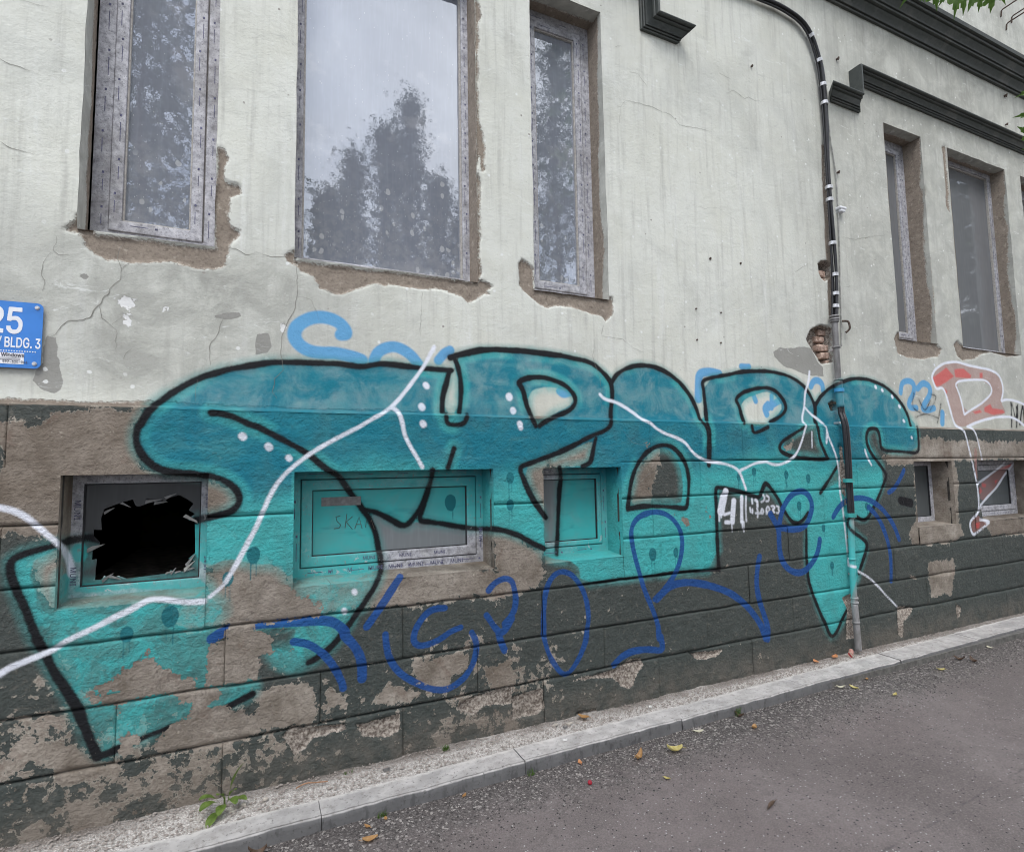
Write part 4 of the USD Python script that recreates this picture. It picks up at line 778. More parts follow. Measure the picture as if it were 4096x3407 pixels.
# -- plinth: one mesh for each block
def block(x0, x1, z0, z1, jl, jr, jb, jt, seed):
    d = .008 if x0 < 3.3 else .012 + .003*(x0-3.3)
    gx0, gx1, gz0, gz1 = x0 + (.003 if jl else 0), x1 - (.003 if jr else 0), z0 + (.0075 if jb else 0), z1 - (.0085 if jt else 0)
    xs = np.linspace(gx0, gx1, max(3, int((gx1-gx0)/d)+1)); zs = np.linspace(gz0, gz1, max(3, int((gz1-gz0)/d)+1))
    xs = np.r_[x0 if jl else gx0, xs, x1 if jr else gx1]; zs = np.r_[z0 if jb else gz0, zs, z1 if jt else gz1]
    X, Z = np.meshgrid(xs, zs); x, z = X.ravel(), Z.ravel()
    P = np.stack([x, 1.56 + (z-1.56)/.985], 1)*[1/.985, 1]
    chip, flake, bare = f_are('chip', P), f_are('flake', P), f_are('bare', P)
    w = sstep(z, 1.0, .3)
    y = PY + .010*fbm2(x + (seed if z0 < 1.1 else 0), z, 2.3, 3, 41) + (.006+.006*w)*fbm2(x, z, 11, 3, 42) + .004*fbm2(x, z, 34, 3, 43) + .0036*(math.sin(seed*7.1))*(z0 < 1.1)
    cj = chip + .03*fbm2(x, z, 13, 3, 44)
    y += .016*sstep(cj, -.004, .012)*(1 + 1.6*fbm2(x, z, 26, 3, 45)) + .003*sstep(flake + .03*fbm2(x, z, 11, 3, 46), -.003, .003)
    yy = y.reshape(X.shape); nz, nx = X.shape
    ed = np.zeros_like(yy)
    if jb: ed[0] = .013
    if jt: ed[-1] = .030
    if jl: ed[:, 0] = np.maximum(ed[:, 0], .007)
    if jr: ed[:, -1] = np.maximum(ed[:, -1], .007)
    # arrises rubbed and broken here and there
    wearb = np.clip(fbm2(x, z, 9, 3, 47), 0, 1).reshape(X.shape)*.03
    if jb: yy[1] += wearb[1]
    if jt: yy[-2] += wearb[-2]
    yy += ed
    wob = lambda s, k: .009*fbm2(s, 0*s + k, 5, 3, 48)
    Zw = Z.copy()
    if jb: Zw[0] += wob(X[0], z0); Zw[1] += wob(X[1], z0)
    if jt: Zw[-1] += wob(X[-1], z1); Zw[-2] += wob(X[-2], z1)
    V = np.stack([x, yy.ravel(), Zw.ravel()], 1); f = gridf(nx, nz)
    return V, f
blocks = []
wins = [(o[0], o[1], o[2], o[3]) for o in LO]
ext0, ext1 = -2.0, 10.2
for r in range(len(ROWS)-1):
    z0, z1 = ROWS[r], ROWS[r+1]; off = .29 if r % 2 else .70
    cuts = [(k, True) for k in np.arange(off-.83*4, ext1, .83) if ext0 < k < ext1]
    if z1 > wins[0][2] and z0 < 1.60:           # rows that meet the cellar windows
        cuts = [(k, j) for k, j in cuts if not any(w[0]-.09 < k < w[1]+.09 for w in wins)]
        cuts += [(k, False) for w in wins for k in w[:2]]
    cuts = [(ext0, False)] + sorted(cuts) + [(ext1, False)]
    for (a, ja), (b, jb_) in zip(cuts[:-1], cuts[1:]):
        w = next((w for w in wins if a >= w[0]-1e-6 and b <= w[1]+1e-6), None)
        zz0, zz1, jb, jt = z0, z1, r > 0, r < len(ROWS)-2
        if w:
            if z0 >= w[2] and z1 <= w[3]: continue
            if z0 < w[2] < z1: zz1, jt = w[2], False
            elif z0 < w[3] < z1: zz0, jb = w[3], False
        if b < 2.37 and abs(z0-1.607) < .01: jb = False
        if b < 2.37 and abs(z1-1.607) < .01: jt = False
        if a > -.3 and b < 1.6 and abs(z0-1.112) < .01: jb = False
        if a > -.3 and b < 1.6 and abs(z1-1.112) < .01: jt = False
        if b < 2.37 and z1 > 1.6: ja = ja and a < -.9; jb_ = jb_ and (b > 2.3 or b < -.9)
        blocks.append((a, b, zz0, zz1, ja, jb_, jb, jt))
for a, b in [(w[0], w[1]) for w in wins]:       # the narrow strip over each cellar window
    pass
for k, (a, b, z0, z1, ja, jb_, jb, jt) in enumerate(blocks):
    if a > 9.2 or b < -1.7: continue
    v, f = block(a, b, z0, z1, ja, jb_, jb, jt, k*1.37)
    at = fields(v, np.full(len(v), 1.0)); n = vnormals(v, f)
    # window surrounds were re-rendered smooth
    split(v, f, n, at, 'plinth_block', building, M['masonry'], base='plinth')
# recessed mortar bed behind the joints
mb = [sbox(ext0, .0, ext1, 1.875)]
bed = mb[0]
for w in wins: bed = bed.difference(sbox(w[0]+.001, w[2]+.001, w[1]-.001, w[3]-.001))
bm = trimesh.creation.extrude_polygon(bed, .02, engine='earcut'); bm.apply_transform(np.array([[1, 0, 0, 0], [0, 0, -1, 0], [0, 1, 0, 0], [0, 0, 0, 1]], float)); bm.apply_translation((0, PY + .052, 0))
obj('joint_mortar', bm, plain('joint_mortar', (.05, .046, .04), .95, .4, 20), building)

# -- the painted areas, as parts of the building
def joined(name):
    L = PAINTED.get(name)
    if not L: return None
    o = np.cumsum([0] + [len(l[0]) for l in L])
    return np.vstack([l[0] for l in L]), np.vstack([l[1] + a for l, a in zip(L, o)]), np.vstack([l[2] for l in L]), {k: np.vstack([l[3][k] for l in L]) for k in L[0][3]}
# ------------------------------------------------------------------ windows
def ring(x0, x1, z0, z1, prof, step=.02):
    """a mitred frame: profile of (inset, y) run round a rectangle"""
    vs, fs = [], []; o = 0
    cs = [(x0, z0, 1, 1), (x1, z0, -1, 1), (x1, z1, -1, -1), (x0, z1, 1, -1)]
    for k in range(4):
        a, b = cs[k], cs[(k+1) % 4]; L = math.hypot(b[0]-a[0], b[1]-a[1]); n = max(2, int(L/step)+1); t = np.linspace(0, 1, n)
        for i, y in prof:
            A = np.array([a[0]+a[2]*i, a[1]+a[3]*i]); B = np.array([b[0]+b[2]*i, b[1]+b[3]*i])
            q = A + t[:, None]*(B-A); vs.append(np.stack([q[:, 0], np.full(n, y), q[:, 1]], 1))
        f = gridf(n, len(prof)); fs.append(f[:, ::1] + o); o += n*len(prof)
    v, f = np.vstack(vs), np.vstack(fs)
    return v, f
def rprof(w, y0, y1, r=.005, n=6):
    """a flat-faced profile of width w standing from y1 (back) to y0 (front), corners eased"""
    return [(0, y1), (0, y0+r), (r*.3, y0+r*.3), (r, y0)] + [(t, y0) for t in np.linspace(r, w-r, n)[1:-1]] + [(w-r, y0), (w-r*.3, y0+r*.3), (w, y0+r), (w, y1)]
def vmesh(name, v, f, mat, parent, painted=False, smooth=30, zone=0.0, **k):
    if painted:
        at = fields(v, np.full(len(v), zone)); return obj(name, (v, f), mat, parent, normals=vnormals(v, f), attrs=at, **k)
    return obj(name, (v, f), mat, parent, smooth=smooth, **k)
def reveal(o, depth, y0, zones, sill_rise, painted, par, step):
    """jambs, head and sill of the opening, one mesh each side"""
    x0, x1, z0, z1 = o; nd = max(4, int(depth/.02)); t = np.linspace(0, 1, nd)
    def edge(px, pz):
        jx, jz = jit(px, pz) if y0 > -.01 else (0*px, 0*pz); return px + jx, pz + jz
    def sheet(pxf, pzf, pxb, pzb, nm, zone, flip):
        n = len(pxf); ex, ez = edge(pxf, pzf); v = []
        for k in t:
            xx, zz = ex*(1-k) + pxb*k, ez*(1-k) + pzb*k
            w = .006*math.sin(math.pi*k); v.append(np.stack([xx + w*fbm2(zz*3, 0*zz+k*4, 3, 2, 60)*2, np.full(n, y0 + depth*k) - (0 if k else -.000), zz + w*fbm2(xx*3, 0*xx+k*4, 3, 2, 61)*2], 1))
        v = np.vstack(v); f = gridf(n, nd)
        if flip: f = f[:, ::-1]
        at = fields(v, np.full(len(v), zone)); m = v[:, 2]; 
        
        if y0 > -.01:       # plaster skin still clinging to parts of the jamb, mortar beside the frame
            sd = (v[:, 1]-.075)*.8 + .10*fbm2(v[:, 2], v[:, 1]*2, 2.5, 3, 62) + {-2: -.2, -1: -.03, 2: .2, 2.4: .04, 3: .015}.get(zone, 0)
            at['paint_c'][:, 0] = np.clip(sd, -.09, .09); at['paint_d'][:, 1] = 0; at['paint_d'][:, 2] = .95; at['paint_c'][:, 1] = FAR
        else: at['paint_d'][:, 1] = np.clip(zone + .9*fbm2(v[:, 0]+v[:, 1]*3, v[:, 2], 2.2, 3, 62), 1, 2)
        obj(nm, (v, f), M['masonry'], par, normals=vnormals(v, f), attrs=at)
    zz = np.linspace(z0, z1, max(3, int((z1-z0)/step)+1)); xx = np.linspace(x0, x1, max(3, int((x1-x0)/step)+1))
    sheet(np.full_like(zz, x0), zz, np.full_like(zz, x0), z0+sill_rise + (zz-z0)*(z1-z0-sill_rise)/(z1-z0), 'jamb', zones[0], True)
    sheet(np.full_like(zz, x1), zz, np.full_like(zz, x1), z0+sill_rise + (zz-z0)*(z1-z0-sill_rise)/(z1-z0), 'jamb', zones[1], False)
    sheet(xx, np.full_like(xx, z1), xx, np.full_like(xx, z1), 'head', zones[2], True)
    sheet(xx, np.full_like(xx, z0), xx, np.full_like(xx, z0+sill_rise), 'sill', zones[3], False)
def flatpane(x0, x1, z0, z1, y, step=.015):
    xs, zs = np.linspace(x0, x1, max(2, int((x1-x0)/step))), np.linspace(z0, z1, max(2, int((z1-z0)/step)))
    X, Z = np.meshgrid(xs, zs); return np.stack([X.ravel(), np.full(X.size, y), Z.ravel()], 1), gridf(len(xs), len(zs))
def text_on(text, h, x, z, y, mat, par, name, rot=0, sx=1.0, depth=.0012, bold=False, label=None):
    m = meshkit.text_mesh(text, h, depth, bold); m.apply_scale((sx, 1, 1))
    c, s = math.cos(rot), math.sin(rot)
    m.apply_transform(np.array([[c, -s, 0, x], [0, 0, -1, y], [s, c, 0, z], [0, 0, 0, 1]], float))
    return obj(name, m, mat, par, label=label)
def prints(par, x0, x1, z0, z1, y, w, seed):
    """the film's printed dashes and half-round marks along each rail"""
    rr = random.Random(seed); L = []
    for side in range(4):
        a, b = ((x0, x1), (z0, z1))[side % 2]; p = a + .09
        while p < b - .14:
            ln = rr.uniform(.05, .10); c = w*rr.uniform(.35, .65)
            bar = (p, p+ln, -.0012, .0012)
            if side == 0: L.append(box(bar[0], bar[1], y-.0008, y+.001, z0+c-.0016, z0+c+.0016)); L.append(box(p+ln+.03, p+ln+.042, y-.0008, y+.001, z0+c-.005, z0+c+.004))
            if side == 2: L.append(box(bar[0], bar[1], y-.0008, y+.001, z1-c-.0016, z1-c+.0016))
            if side == 1: L.append(box(x1-c-.0016, x1-c+.0016, y-.0008, y+.001, p, p+ln)); L.append(box(x1-c-.004, x1-c+.005, y-.0008, y+.001, p+ln+.03, p+ln+.042))
            if side == 3: L.append(box(x0+c-.0016, x0+c+.0016, y-.0008, y+.001, p, p+ln)); L.append(box(x0+c-.004, x0+c+.005, y-.0008, y+.001, p+ln+.03, p+ln+.042))
            p += ln + rr.uniform(.10, .16)
    return obj('film_print', cat_(L), M['film_ink'], par, kind='stuff')

UPLAB = ['tall narrow window left of the wide window with film-covered frame', 'wide tall window reflecting trees and pale sky', 'tall narrow window right of the wide window', 'narrow deep-set window right of the pipe', 'wide deep-set window above the red letter', 'window cut off by the right picture edge']
for k, o in enumerate(UP):
    w = empty('window', parent=building); tag(w, UPLAB[k])
    x0, x1, z0, z1 = o; wide = k in (1, 4); D = .147 if wide else .17
    reveal(o, D, 0.0, [(-1.0, 2, -2, 2), (2, 2, 2, 2), (-1, 3, -1, 2), (2, 2.4, -1, 2), (2, 2.4, -1, 2), (2, 2.4, -1, 2)][k], .015, True, w, .02)
    fz = z0 + .012
    if wide:
        v, f = ring(x0-.012, x1+.012, fz-.006, z1+.012, rprof(.054, D-.012, D+.05)); vmesh('frame', v, f, M['film'], w)
        v, f = ring(x0+.041, x1-.041, fz+.037, z1-.041, rprof(.012, D+.002, D+.05, .003, 4)); vmesh('glazing_bead', v, f, M['bead'], w)
        v, f = flatpane(x0+.05, x1-.05, fz+.046, z1-.05, D+.022, .25)
        vmesh('pane', v, f, M['glass'] if k == 1 else M['glass_clean'], w, smooth=False)
        prints(w, x0+.004, x1-.004, fz, z1-.004, D-.012, .038, k)
    else:
        a = x0+.018 if k == 0 else x0+.004
        v, f = ring(a-.012, x1+.012, fz-.006, z1+.010, rprof(.074, D, D+.06)); vmesh('frame', v, f, M['film'], w)
        v, f = ring(a+.056, x1-.060, fz+.056, z1-.060, rprof(.008, D+.008, D+.05, .002, 4)); vmesh('gasket', v, f, M['bead'], w)
        v, f = ring(a+.063, x1-.067, fz+.063, z1-.067, rprof(.054, D-.008, D+.05)); vmesh('sash', v, f, M['film'], w)
        v, f = ring(a+.116, x1-.120, fz+.116, z1-.120, rprof(.009, D+.004, D+.05, .002, 4)); vmesh('glazing_bead', v, f, M['bead'], w)
        v, f = flatpane(a+.122, x1-.126, fz+.122, z1-.126, D+.02, .25)
        vmesh('pane', v, f, M['glass'] if k < 3 else M['glass_clean'], w, smooth=False)
        prints(w, a, x1-.004, fz, z1-.004, D, .058, k+20); prints(w, a+.063, x1-.067, fz+.063, z1-.067, D-.008, .054, k+40)

LOLAB = ['small cellar window with smashed black pane', 'wide cellar window painted over in turquoise', 'narrow cellar window painted turquoise with grey strip', 'small grey cellar window right of the pipe', 'cellar window crossed by the red and white letter', 'cellar window beyond the right picture edge']
HOLE = [(-.654,1.413),(-.62,1.428),(-.587,1.441),(-.544,1.454),(-.533,1.425),(-.521,1.418),(-.487,1.429),(-.485,1.455),(-.466,1.451),(-.435,1.426),(-.426,1.449),(-.413,1.434),(-.408,1.461),(-.38,1.46),(-.355,1.468),(-.318,1.445),(-.292,1.424),(-.312,1.392),(-.285,1.373),(-.313,1.35),(-.308,1.341),(-.285,1.358),(-.28,1.183),(-.308,1.159),(-.284,1.145),(-.31,1.133),(-.299,1.114),(-.312,1.104),(-.33,1.099),(-.355,1.099),(-.381,1.11),(-.385,1.096),(-.556,1.086),(-.59,1.103),(-.608,1.094),(-.62,1.103),(-.632,1.099),(-.642,1.108),(-.655,1.09),(-.678,1.092),(-.677,1.136),(-.674,1.185),(-.693,1.184),(-.692,1.225),(-.667,1.243),(-.665,1.262),(-.69,1.292),(-.691,1.32),(-.66,1.318),(-.665,1.368)]
for k, o in enumerate(LO):
    w = empty('cellar_window', parent=building); tag(w, LOLAB[k])
    x0, x1, z0, z1 = o; D = .13
    reveal(o, D-PY, PY, [(1.5, 1.6, 1.5, 1.7), (1.4, 1.8, 1.2, 1.9), (1.5, 1.2, 1.3, 1.8), (1.9, 1.9, 1.6, 2.0), (1.8, 1.9, 1.4, 2.0), (1.9, 1.9, 1.4, 2.0)][k], .018, True, w, .015)
    fz0, fz1 = z0+.010, z1+.012; a, b = x0-.010, x1+.010; fz1 = z1+.012
    pm = M['film_p']
    v, f = ring(a, b, fz0, fz1, rprof(.052, D, D+.06)); vmesh('frame', v, f, pm, w, True)
    i = .052
    if k in (1, 4, 5) or k == 2:
        v, f = ring(a+i, b-i, fz0+i, fz1-i, rprof(.005, D+.007, D+.05, .001, 3)); vmesh('gasket', v, f, M['gasket'], w); i += .004
        v, f = ring(a+i, b-i, fz0+i, fz1-i, rprof(.054 if k != 2 else .03, D-.006, D+.05)); vmesh('sash', v, f, pm, w, True); i += .054 if k != 2 else .03
    v, f = ring(a+i, b-i, fz0+i, fz1-i, rprof(.005, D+.004, D+.05, .0015, 3)); vmesh('glazing_bead', v, f, M['gasket'], w); i += .004
    if k == 0:
        pg = sbox(a+i, fz0+i, b-i, fz1-i).difference(Polygon(HOLE)); n = 0
        gm = []
        for gg in getattr(pg, 'geoms', [pg]):
            m = trimesh.creation.extrude_polygon(gg, .005, engine='earcut'); m = trimesh.Trimesh(*trimesh.remesh.subdivide_to_size(m.vertices, m.faces, .03), process=True)
            m.apply_transform(np.array([[1, 0, 0, 0], [0, 0, 1, D+.018], [0, 1, 0, 0], [0, 0, 0, 1]], float)); m.fix_normals(); gm.append(m)
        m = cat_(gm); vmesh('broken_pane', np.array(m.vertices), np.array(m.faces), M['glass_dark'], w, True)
        rr = random.Random(5)
        for (px, pz, ang, sz) in ((-.635, 1.405, .5, .02), (-.57, 1.428, -.6, .02), (-.46, 1.444, .1, .03), (-.43, 1.435, .1, .024), (-.395, 1.462, .4, .03), (-.302, 1.352, -.5, .03), (-.68, 1.238, .3, .03), (-.30, 1.15, .9, .028), (-.302, 1.125, .7, .026), (-.305, 1.108, .3, .02), (-.37, 1.105, .9, .016), (-.385, 1.10, .2, .014), (-.63, 1.098, .6, .022), (-.60, 1.096, -.4, .022), (-.35, 1.1, .2, .012)):
            q = np.array([(-1.2, -.35), (1.3, -.22+.3*rr.random()), (1.0, .12), (-.3, .42*rr.random()), (-1.0, .25)])*sz; q = q @ np.array([[math.cos(ang), math.sin(ang)], [-math.sin(ang), math.cos(ang)]])
            m = trimesh.creation.extrude_polygon(Polygon(q).convex_hull, .003, engine='earcut'); tlt = trimesh.transformations.rotation_matrix(rr.uniform(-.5, .5), (rr.uniform(-1, 1), 1, 0)); m.apply_transform(tlt)
            m.apply_transform(np.array([[1, 0, 0, px], [0, 0, 1, D+.012], [0, 1, 0, pz], [0, 0, 0, 1]], float)); m.fix_normals()
            obj('shard', m, M['bead'] if rr.random() < .3 else M['gtape'], w)
        # room beyond, and the inner sill with rubbish on it
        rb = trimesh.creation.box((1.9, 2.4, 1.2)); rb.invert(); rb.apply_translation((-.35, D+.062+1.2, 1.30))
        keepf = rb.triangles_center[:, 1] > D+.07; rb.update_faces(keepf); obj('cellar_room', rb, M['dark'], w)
        v, f = flatpane(a, b, 0, 1.7, 0, .03); yy = v[:, 2] + D+.061
        v = np.stack([v[:, 0], yy, 1.04 + .01*fbm2(v[:, 0], yy, 12, 3, 70)], 1); obj('inner_sill', (v, f), plain('dirty_boards', (.20, .175, .15), .9, .5, 18, .1, .004), w, smooth=True)
    else:
        v, f = flatpane(a+i, b-i, fz0+i, fz1-i, D+.018, .011); vmesh('pane', v, f, M['glass_low'] if k in (1, 2) else M['glass_mid'], w, True)
        if k != 3: prints(w, a, b, fz0, fz1, D, .052, 60+k)
    if k == 1:
        obj('tape_strip', box(.305, .513, D+.0145, D+.0165, 1.385, 1.432), M['gtape'], w)
        for tx in (.34, .44, .55, .66, .78, .90, 1.02): text_on('MUNI' if tx > .5 else 'M', .021, tx, fz0+.016, D-.0005, M['film_ink'], w, 'film_text')
        for tx in (.52, .72, .92): text_on('MUNI', .018, tx, fz0+.075, D-.0066, M['film_ink'], w, 'film_text')
        text_on('MUNI', .022, b-.014, 1.14, D-.0005, M['film_ink'], w, 'film_text', rot=math.pi/2)
        for p in STROKES["scratch"]:
            q = np.array(p[1])*[3.148/3, 1]; q[:, 1] = 1.56 + (np.array(p[1])[:, 1]-1.56)*3.148/3
            obj('scratch', tube(np.stack([q[:, 0], np.full(len(q), D+.0165), q[:, 1]], 1), .0016, 5), M['rust'], w)
    if k == 0:
        text_on('MUNI', .024, a+.020, 1.46, D-.0005, M['film_ink'], w, 'film_text', rot=-math.pi/2); text_on('MUNI', .022, a+.016, 1.16, D-.0005, M['film_ink'], w, 'film_text', rot=-math.pi/2)
        for tz in (1.40, 1.10): text_on('MUNI', .018, b-.014, tz, D-.0005, M['film_ink'], w, 'film_text', rot=math.pi/2)

# graffiti parts
for key, name, lab in (('mural', 'graffiti_mural', 'large turquoise bubble letters outlined in black with white lightning lines'), ('lightblue', 'graffiti_tag', 'light blue spray tag half covered by the turquoise letters'), ('bluetag', 'graffiti_tag', 'dark blue sprayed tag running along the lower blocks'), ('redletter', 'graffiti_letter', 'pink and red sprayed letter with white outline'), ('stencil', 'stencil_lettering', 'small white stencilled characters with drips'), ('mortar', 'bare_mortar', 'brown mortar laid bare around the tall windows')):
    j = joined(key)
    if not j: continue
    if key not in ('mortar', 'lightblue'): obj(name, (j[0], j[1]), M['masonry'], building, normals=j[2], attrs=j[3], label=lab); continue
    from scipy import ndimage
    ct = j[0][j[1]].mean(1); ij = ((ct[:, [0, 2]] - [-2.2, 0])/.02).astype(int); occ = np.zeros((640, 400), bool); occ[ij[:, 0], ij[:, 1]] = True
    cl_, ncl = ndimage.label(ndimage.binary_dilation(occ, iterations=2)); which = cl_[ij[:, 0], ij[:, 1]]; cnt = np.bincount(which, minlength=ncl+1); main = cnt.argmax(); which[cnt[which] < 40] = main
    for q in [main] + [q for q in np.unique(which) if q != main]:
        s = compact(j[0], j[1][which == q], j[2], j[3]); obj(name, (s[0], s[1]), M['masonry'], building, normals=s[2], attrs=s[3], label=lab)

# cracks in the render
def ribbon(p, w):
    p = dens(p, .012); n = len(p)
    p = p + np.stack([.006*fbm2(p[:, 0], p[:, 1], 40, 3, 81), .006*fbm2(p[:, 0], p[:, 1], 40, 3, 82)], 1)*2
    t = np.gradient(p, axis=0); nr = np.stack([-t[:, 1], t[:, 0]], 1); nr /= np.linalg.norm(nr, axis=1, keepdims=True)+1e-9
    ww = w*(.35 + .9*np.clip(.5 + 2*fbm2(p[:, 0], p[:, 1], 14, 2, 83), 0, 1))*np.sin(np.linspace(.25, math.pi-.15, n))**.6
    a, b = p + nr*ww[:, None]/2, p - nr*ww[:, None]/2
    def lift(q):
        low = q[:, 1] < 1.885; s = np.where(low, .985, 1.0); x, z = q[:, 0]*s, 1.56 + (q[:, 1]-1.56)*s
        y = np.where(low, PY-.010, wall_y(x, z)-.0022); return np.stack([x, y, z], 1)
    v = np.vstack([lift(a), lift(b)]); i = np.arange(n-1)
    return v, np.vstack([np.stack([i, i+1, n+i+1], 1), np.stack([i, n+i+1, n+i], 1)])[:, ::-1]
for w, p in STROKES['crack']:
    v, f = ribbon(p, w/1000*.55); obj('crack', (v, f), M['crack'], building)

# bricks in the two holes
rr = random.Random(3)
for zc_, xa, xb, yy in ((2.665, 4.22, 4.35, .05), (2.60, 4.17, 4.27, .04), (2.595, 4.29, 4.40, .075), (2.53, 4.18, 4.40, .035), (2.465, 4.21, 4.40, .03), (2.40, 4.26, 4.40, .025), (3.17, 4.24, 4.33, .04), (3.10, 4.25, 4.36, .03)):
    b = box(xa, xb, yy, yy+.1, zc_-.025, zc_+.025, .006); b = trimesh.Trimesh(*trimesh.remesh.subdivide_to_size(b.vertices, b.faces, .025)); vv = np.array(b.vertices)
    b.vertices = vv + .016*np.stack([meshkit.fbm(vv*22, 3, s)-.5 for s in (1, 2, 3)], 1); obj('brick', b, M['brick'], building, smooth=50)

# cornice and hood mouldings: a profile run along a line on the wall with mitred turns
def run(path, prof, flip=False, caps=True, ret=0.0):
    """path in (x, z); profile of (across, out) measured to the left of travel"""
    path = np.array(path, float); n = len(path); T = np.diff(path, axis=0); T /= np.linalg.norm(T, axis=1, keepdims=True); Nn = np.stack([-T[:, 1], T[:, 0]], 1)*(-1 if flip else 1)
    mit = []
    for k in range(n):
        if k == 0: m = Nn[0]
        elif k == n-1: m = Nn[-1]
        else:
            m = Nn[k-1] + Nn[k]; m = m/(m @ Nn[k])
        mit.append(m)
    v = np.array([(path[k][0]+mit[k][0]*a - (T[0][0]*max(o, 0)*ret if k == 0 else 0), -o, path[k][1]+mit[k][1]*a) for k in range(n) for a, o in prof]); q = len(prof); f = []
    for k in range(n-1):
        for j in range(q-1): f.append((k*q+j, k*q+j+1, (k+1)*q+j+1, (k+1)*q+j))
    f = np.array(f); f = np.vstack([f[:, [0, 1, 2]], f[:, [0, 2, 3]]])
    if caps: f = np.vstack([f] + [[(b, b+j, b+j+1)] for b in (0, (n-1)*q) for j in range(1, q-1)])
    m = trimesh.Trimesh(v, f, process=False); m2 = trimesh.Trimesh(*trimesh.remesh.subdivide_to_size(m.vertices, m.faces, .3), process=True)
    return m
hood = [(0, -.01), (0, .020), (.006, .024), (.009, .022), (.010, .009), (.014, .009), (.015, .030), (.021, .033), (.024, .031), (.025, .018), (.030, .018), (.031, .040)] + [(.031+.030*s, .040+.030*(1-math.cos(s*math.pi/2))) for s in np.linspace(.1, 1, 7)] + [(.0615, .056), (.066, .056), (.067, .088), (.072, .092), (.075, .090), (.0755, .080), (.080, .080), (.081, .112), (.088, .118), (.096, .115), (.10, .10), (.10, -.01)]
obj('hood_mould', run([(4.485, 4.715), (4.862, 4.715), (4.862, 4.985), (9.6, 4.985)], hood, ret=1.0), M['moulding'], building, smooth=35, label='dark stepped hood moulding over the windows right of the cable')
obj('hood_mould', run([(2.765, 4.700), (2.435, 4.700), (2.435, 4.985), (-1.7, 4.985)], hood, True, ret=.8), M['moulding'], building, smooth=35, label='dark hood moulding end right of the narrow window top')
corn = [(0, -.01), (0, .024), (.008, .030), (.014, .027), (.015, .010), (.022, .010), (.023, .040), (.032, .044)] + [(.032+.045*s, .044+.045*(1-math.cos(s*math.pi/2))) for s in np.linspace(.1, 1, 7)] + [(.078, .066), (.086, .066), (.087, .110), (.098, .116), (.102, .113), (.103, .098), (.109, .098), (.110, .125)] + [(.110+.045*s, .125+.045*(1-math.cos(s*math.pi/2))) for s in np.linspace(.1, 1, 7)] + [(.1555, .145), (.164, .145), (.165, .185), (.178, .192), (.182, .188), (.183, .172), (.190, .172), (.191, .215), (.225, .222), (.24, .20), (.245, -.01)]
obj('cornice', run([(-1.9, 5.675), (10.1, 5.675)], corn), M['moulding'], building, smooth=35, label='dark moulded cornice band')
# the rest of the block, so that the front is not a sheet
shell = [box(-2.0, -1.98, .02, 6, 0, 7.6), box(10.18, 10.2, .02, 6, 0, 7.6), box(-2.0, 10.2, 6.0, 6.02, 0, 7.6), box(-2.2, 10.4, -.15, 6.2, 7.602, 7.75)]
obj('side_walls', cat_(shell[:3]), plain('plain_render', (.5, .53, .48), .9, .1, 4), building); obj('roof', shell[3], M['moulding'], building)
# small fixings left in the wall
for (x, z, r) in ((4.603, 5.15, .014), (7.444, 5.601, .02), (7.406, 5.258, .014), (3.0, 3.094, .010), (3.303, 3.101, .009), (2.843, 2.70, .006), (3.08, 2.695, .006), (2.838, 2.472, .006), (3.065, 2.468, .006), (3.541, 4.764, .010), (4.508, 4.08, .014)):
    o = .016 if r > .0125 else .005; p = tube([(x, .02, z), (x, -o, z), (x+.003, -o-.004, z-.002)], r*.6, 8); hd = tube([(x+.001, -o, z), (x+.003, -o-.006, z-.002)], r, 8)
    obj('wall_plug', cat_([p, hd]), M['rust'], building)
for (x, z) in ((7.51, 6.63), (7.73, 6.63), (7.60, 6.50)):
    obj('iron_hook', tube([(x, .03, z-.075), (x, -.010, z-.07), (x, -.016, z-.01), (x, -.03, z), (x, -.17, z+.006), (x, -.175, z+.006)], .0075, 8), M['rust'], building)

# ------------------------------------------------------------------ street sign
SG = empty('street_sign', 'blue enamel street number plate screwed to the mint wall', 'sign')
sx0, sx1, sz0, sz1 = -1.36, -.868, 2.03, 2.316
pl = sbox(sx0, sz0, sx1, sz1).buffer(-.022).buffer(.022, quad_segs=8)
def slab(pg, th, y):
    m = trimesh.creation.extrude_polygon(pg, th, engine='earcut'); m.apply_transform(np.array([[1, 0, 0, 0], [0, 0, 1, y], [0, 1, 0, 0], [0, 0, 0, 1]], float)); m.fix_normals(); return m
obj('plate', slab(pl, .003, -.0155), M['sign_blue'], SG)
text_on('2', .108, -1.062, 2.180, -.0155, M['sign_white'], SG, 'numeral', sx=.72, bold=True); text_on('5', .108, -.999, 2.180, -.0155, M['sign_white'], SG, 'numeral', sx=.72, bold=True)
text_on('/', .044, -1.018, 2.117, -.0155, M['sign_white'], SG, 'lettering', sx=.8); text_on('BLDG. 3', .042, -.995, 2.118, -.0155, M['sign_white'], SG, 'lettering', sx=.56, bold=True)
for i in range(26):
    obj('dot', slab(shapely.Point(-.888-.0088*i, 2.102).buffer(.0026, quad_segs=4), .001, -.0165), M['sign_white'], SG)
st = slab(sbox(-1.16, 2.046, -.925, 2.094), .001, -.0166); obj('sticker', st, M['sign_white'], SG, label='white paper sticker with printed text')
text_on('Windows', .015, -1.002, 2.0775, -.0167, M['ink'], SG, 'sticker_text', sx=.86, bold=True); text_on('597-330-041', .0095, -.996, 2.0512, -.0167, M['ink'], SG, 'sticker_text', sx=.9)
for zz in (2.0715, 2.0665, 2.0625): obj('sticker_text', slab(sbox(-1.12, zz-.0008, -.937, zz+.0008), .0006, -.0172), M['ink'], SG)
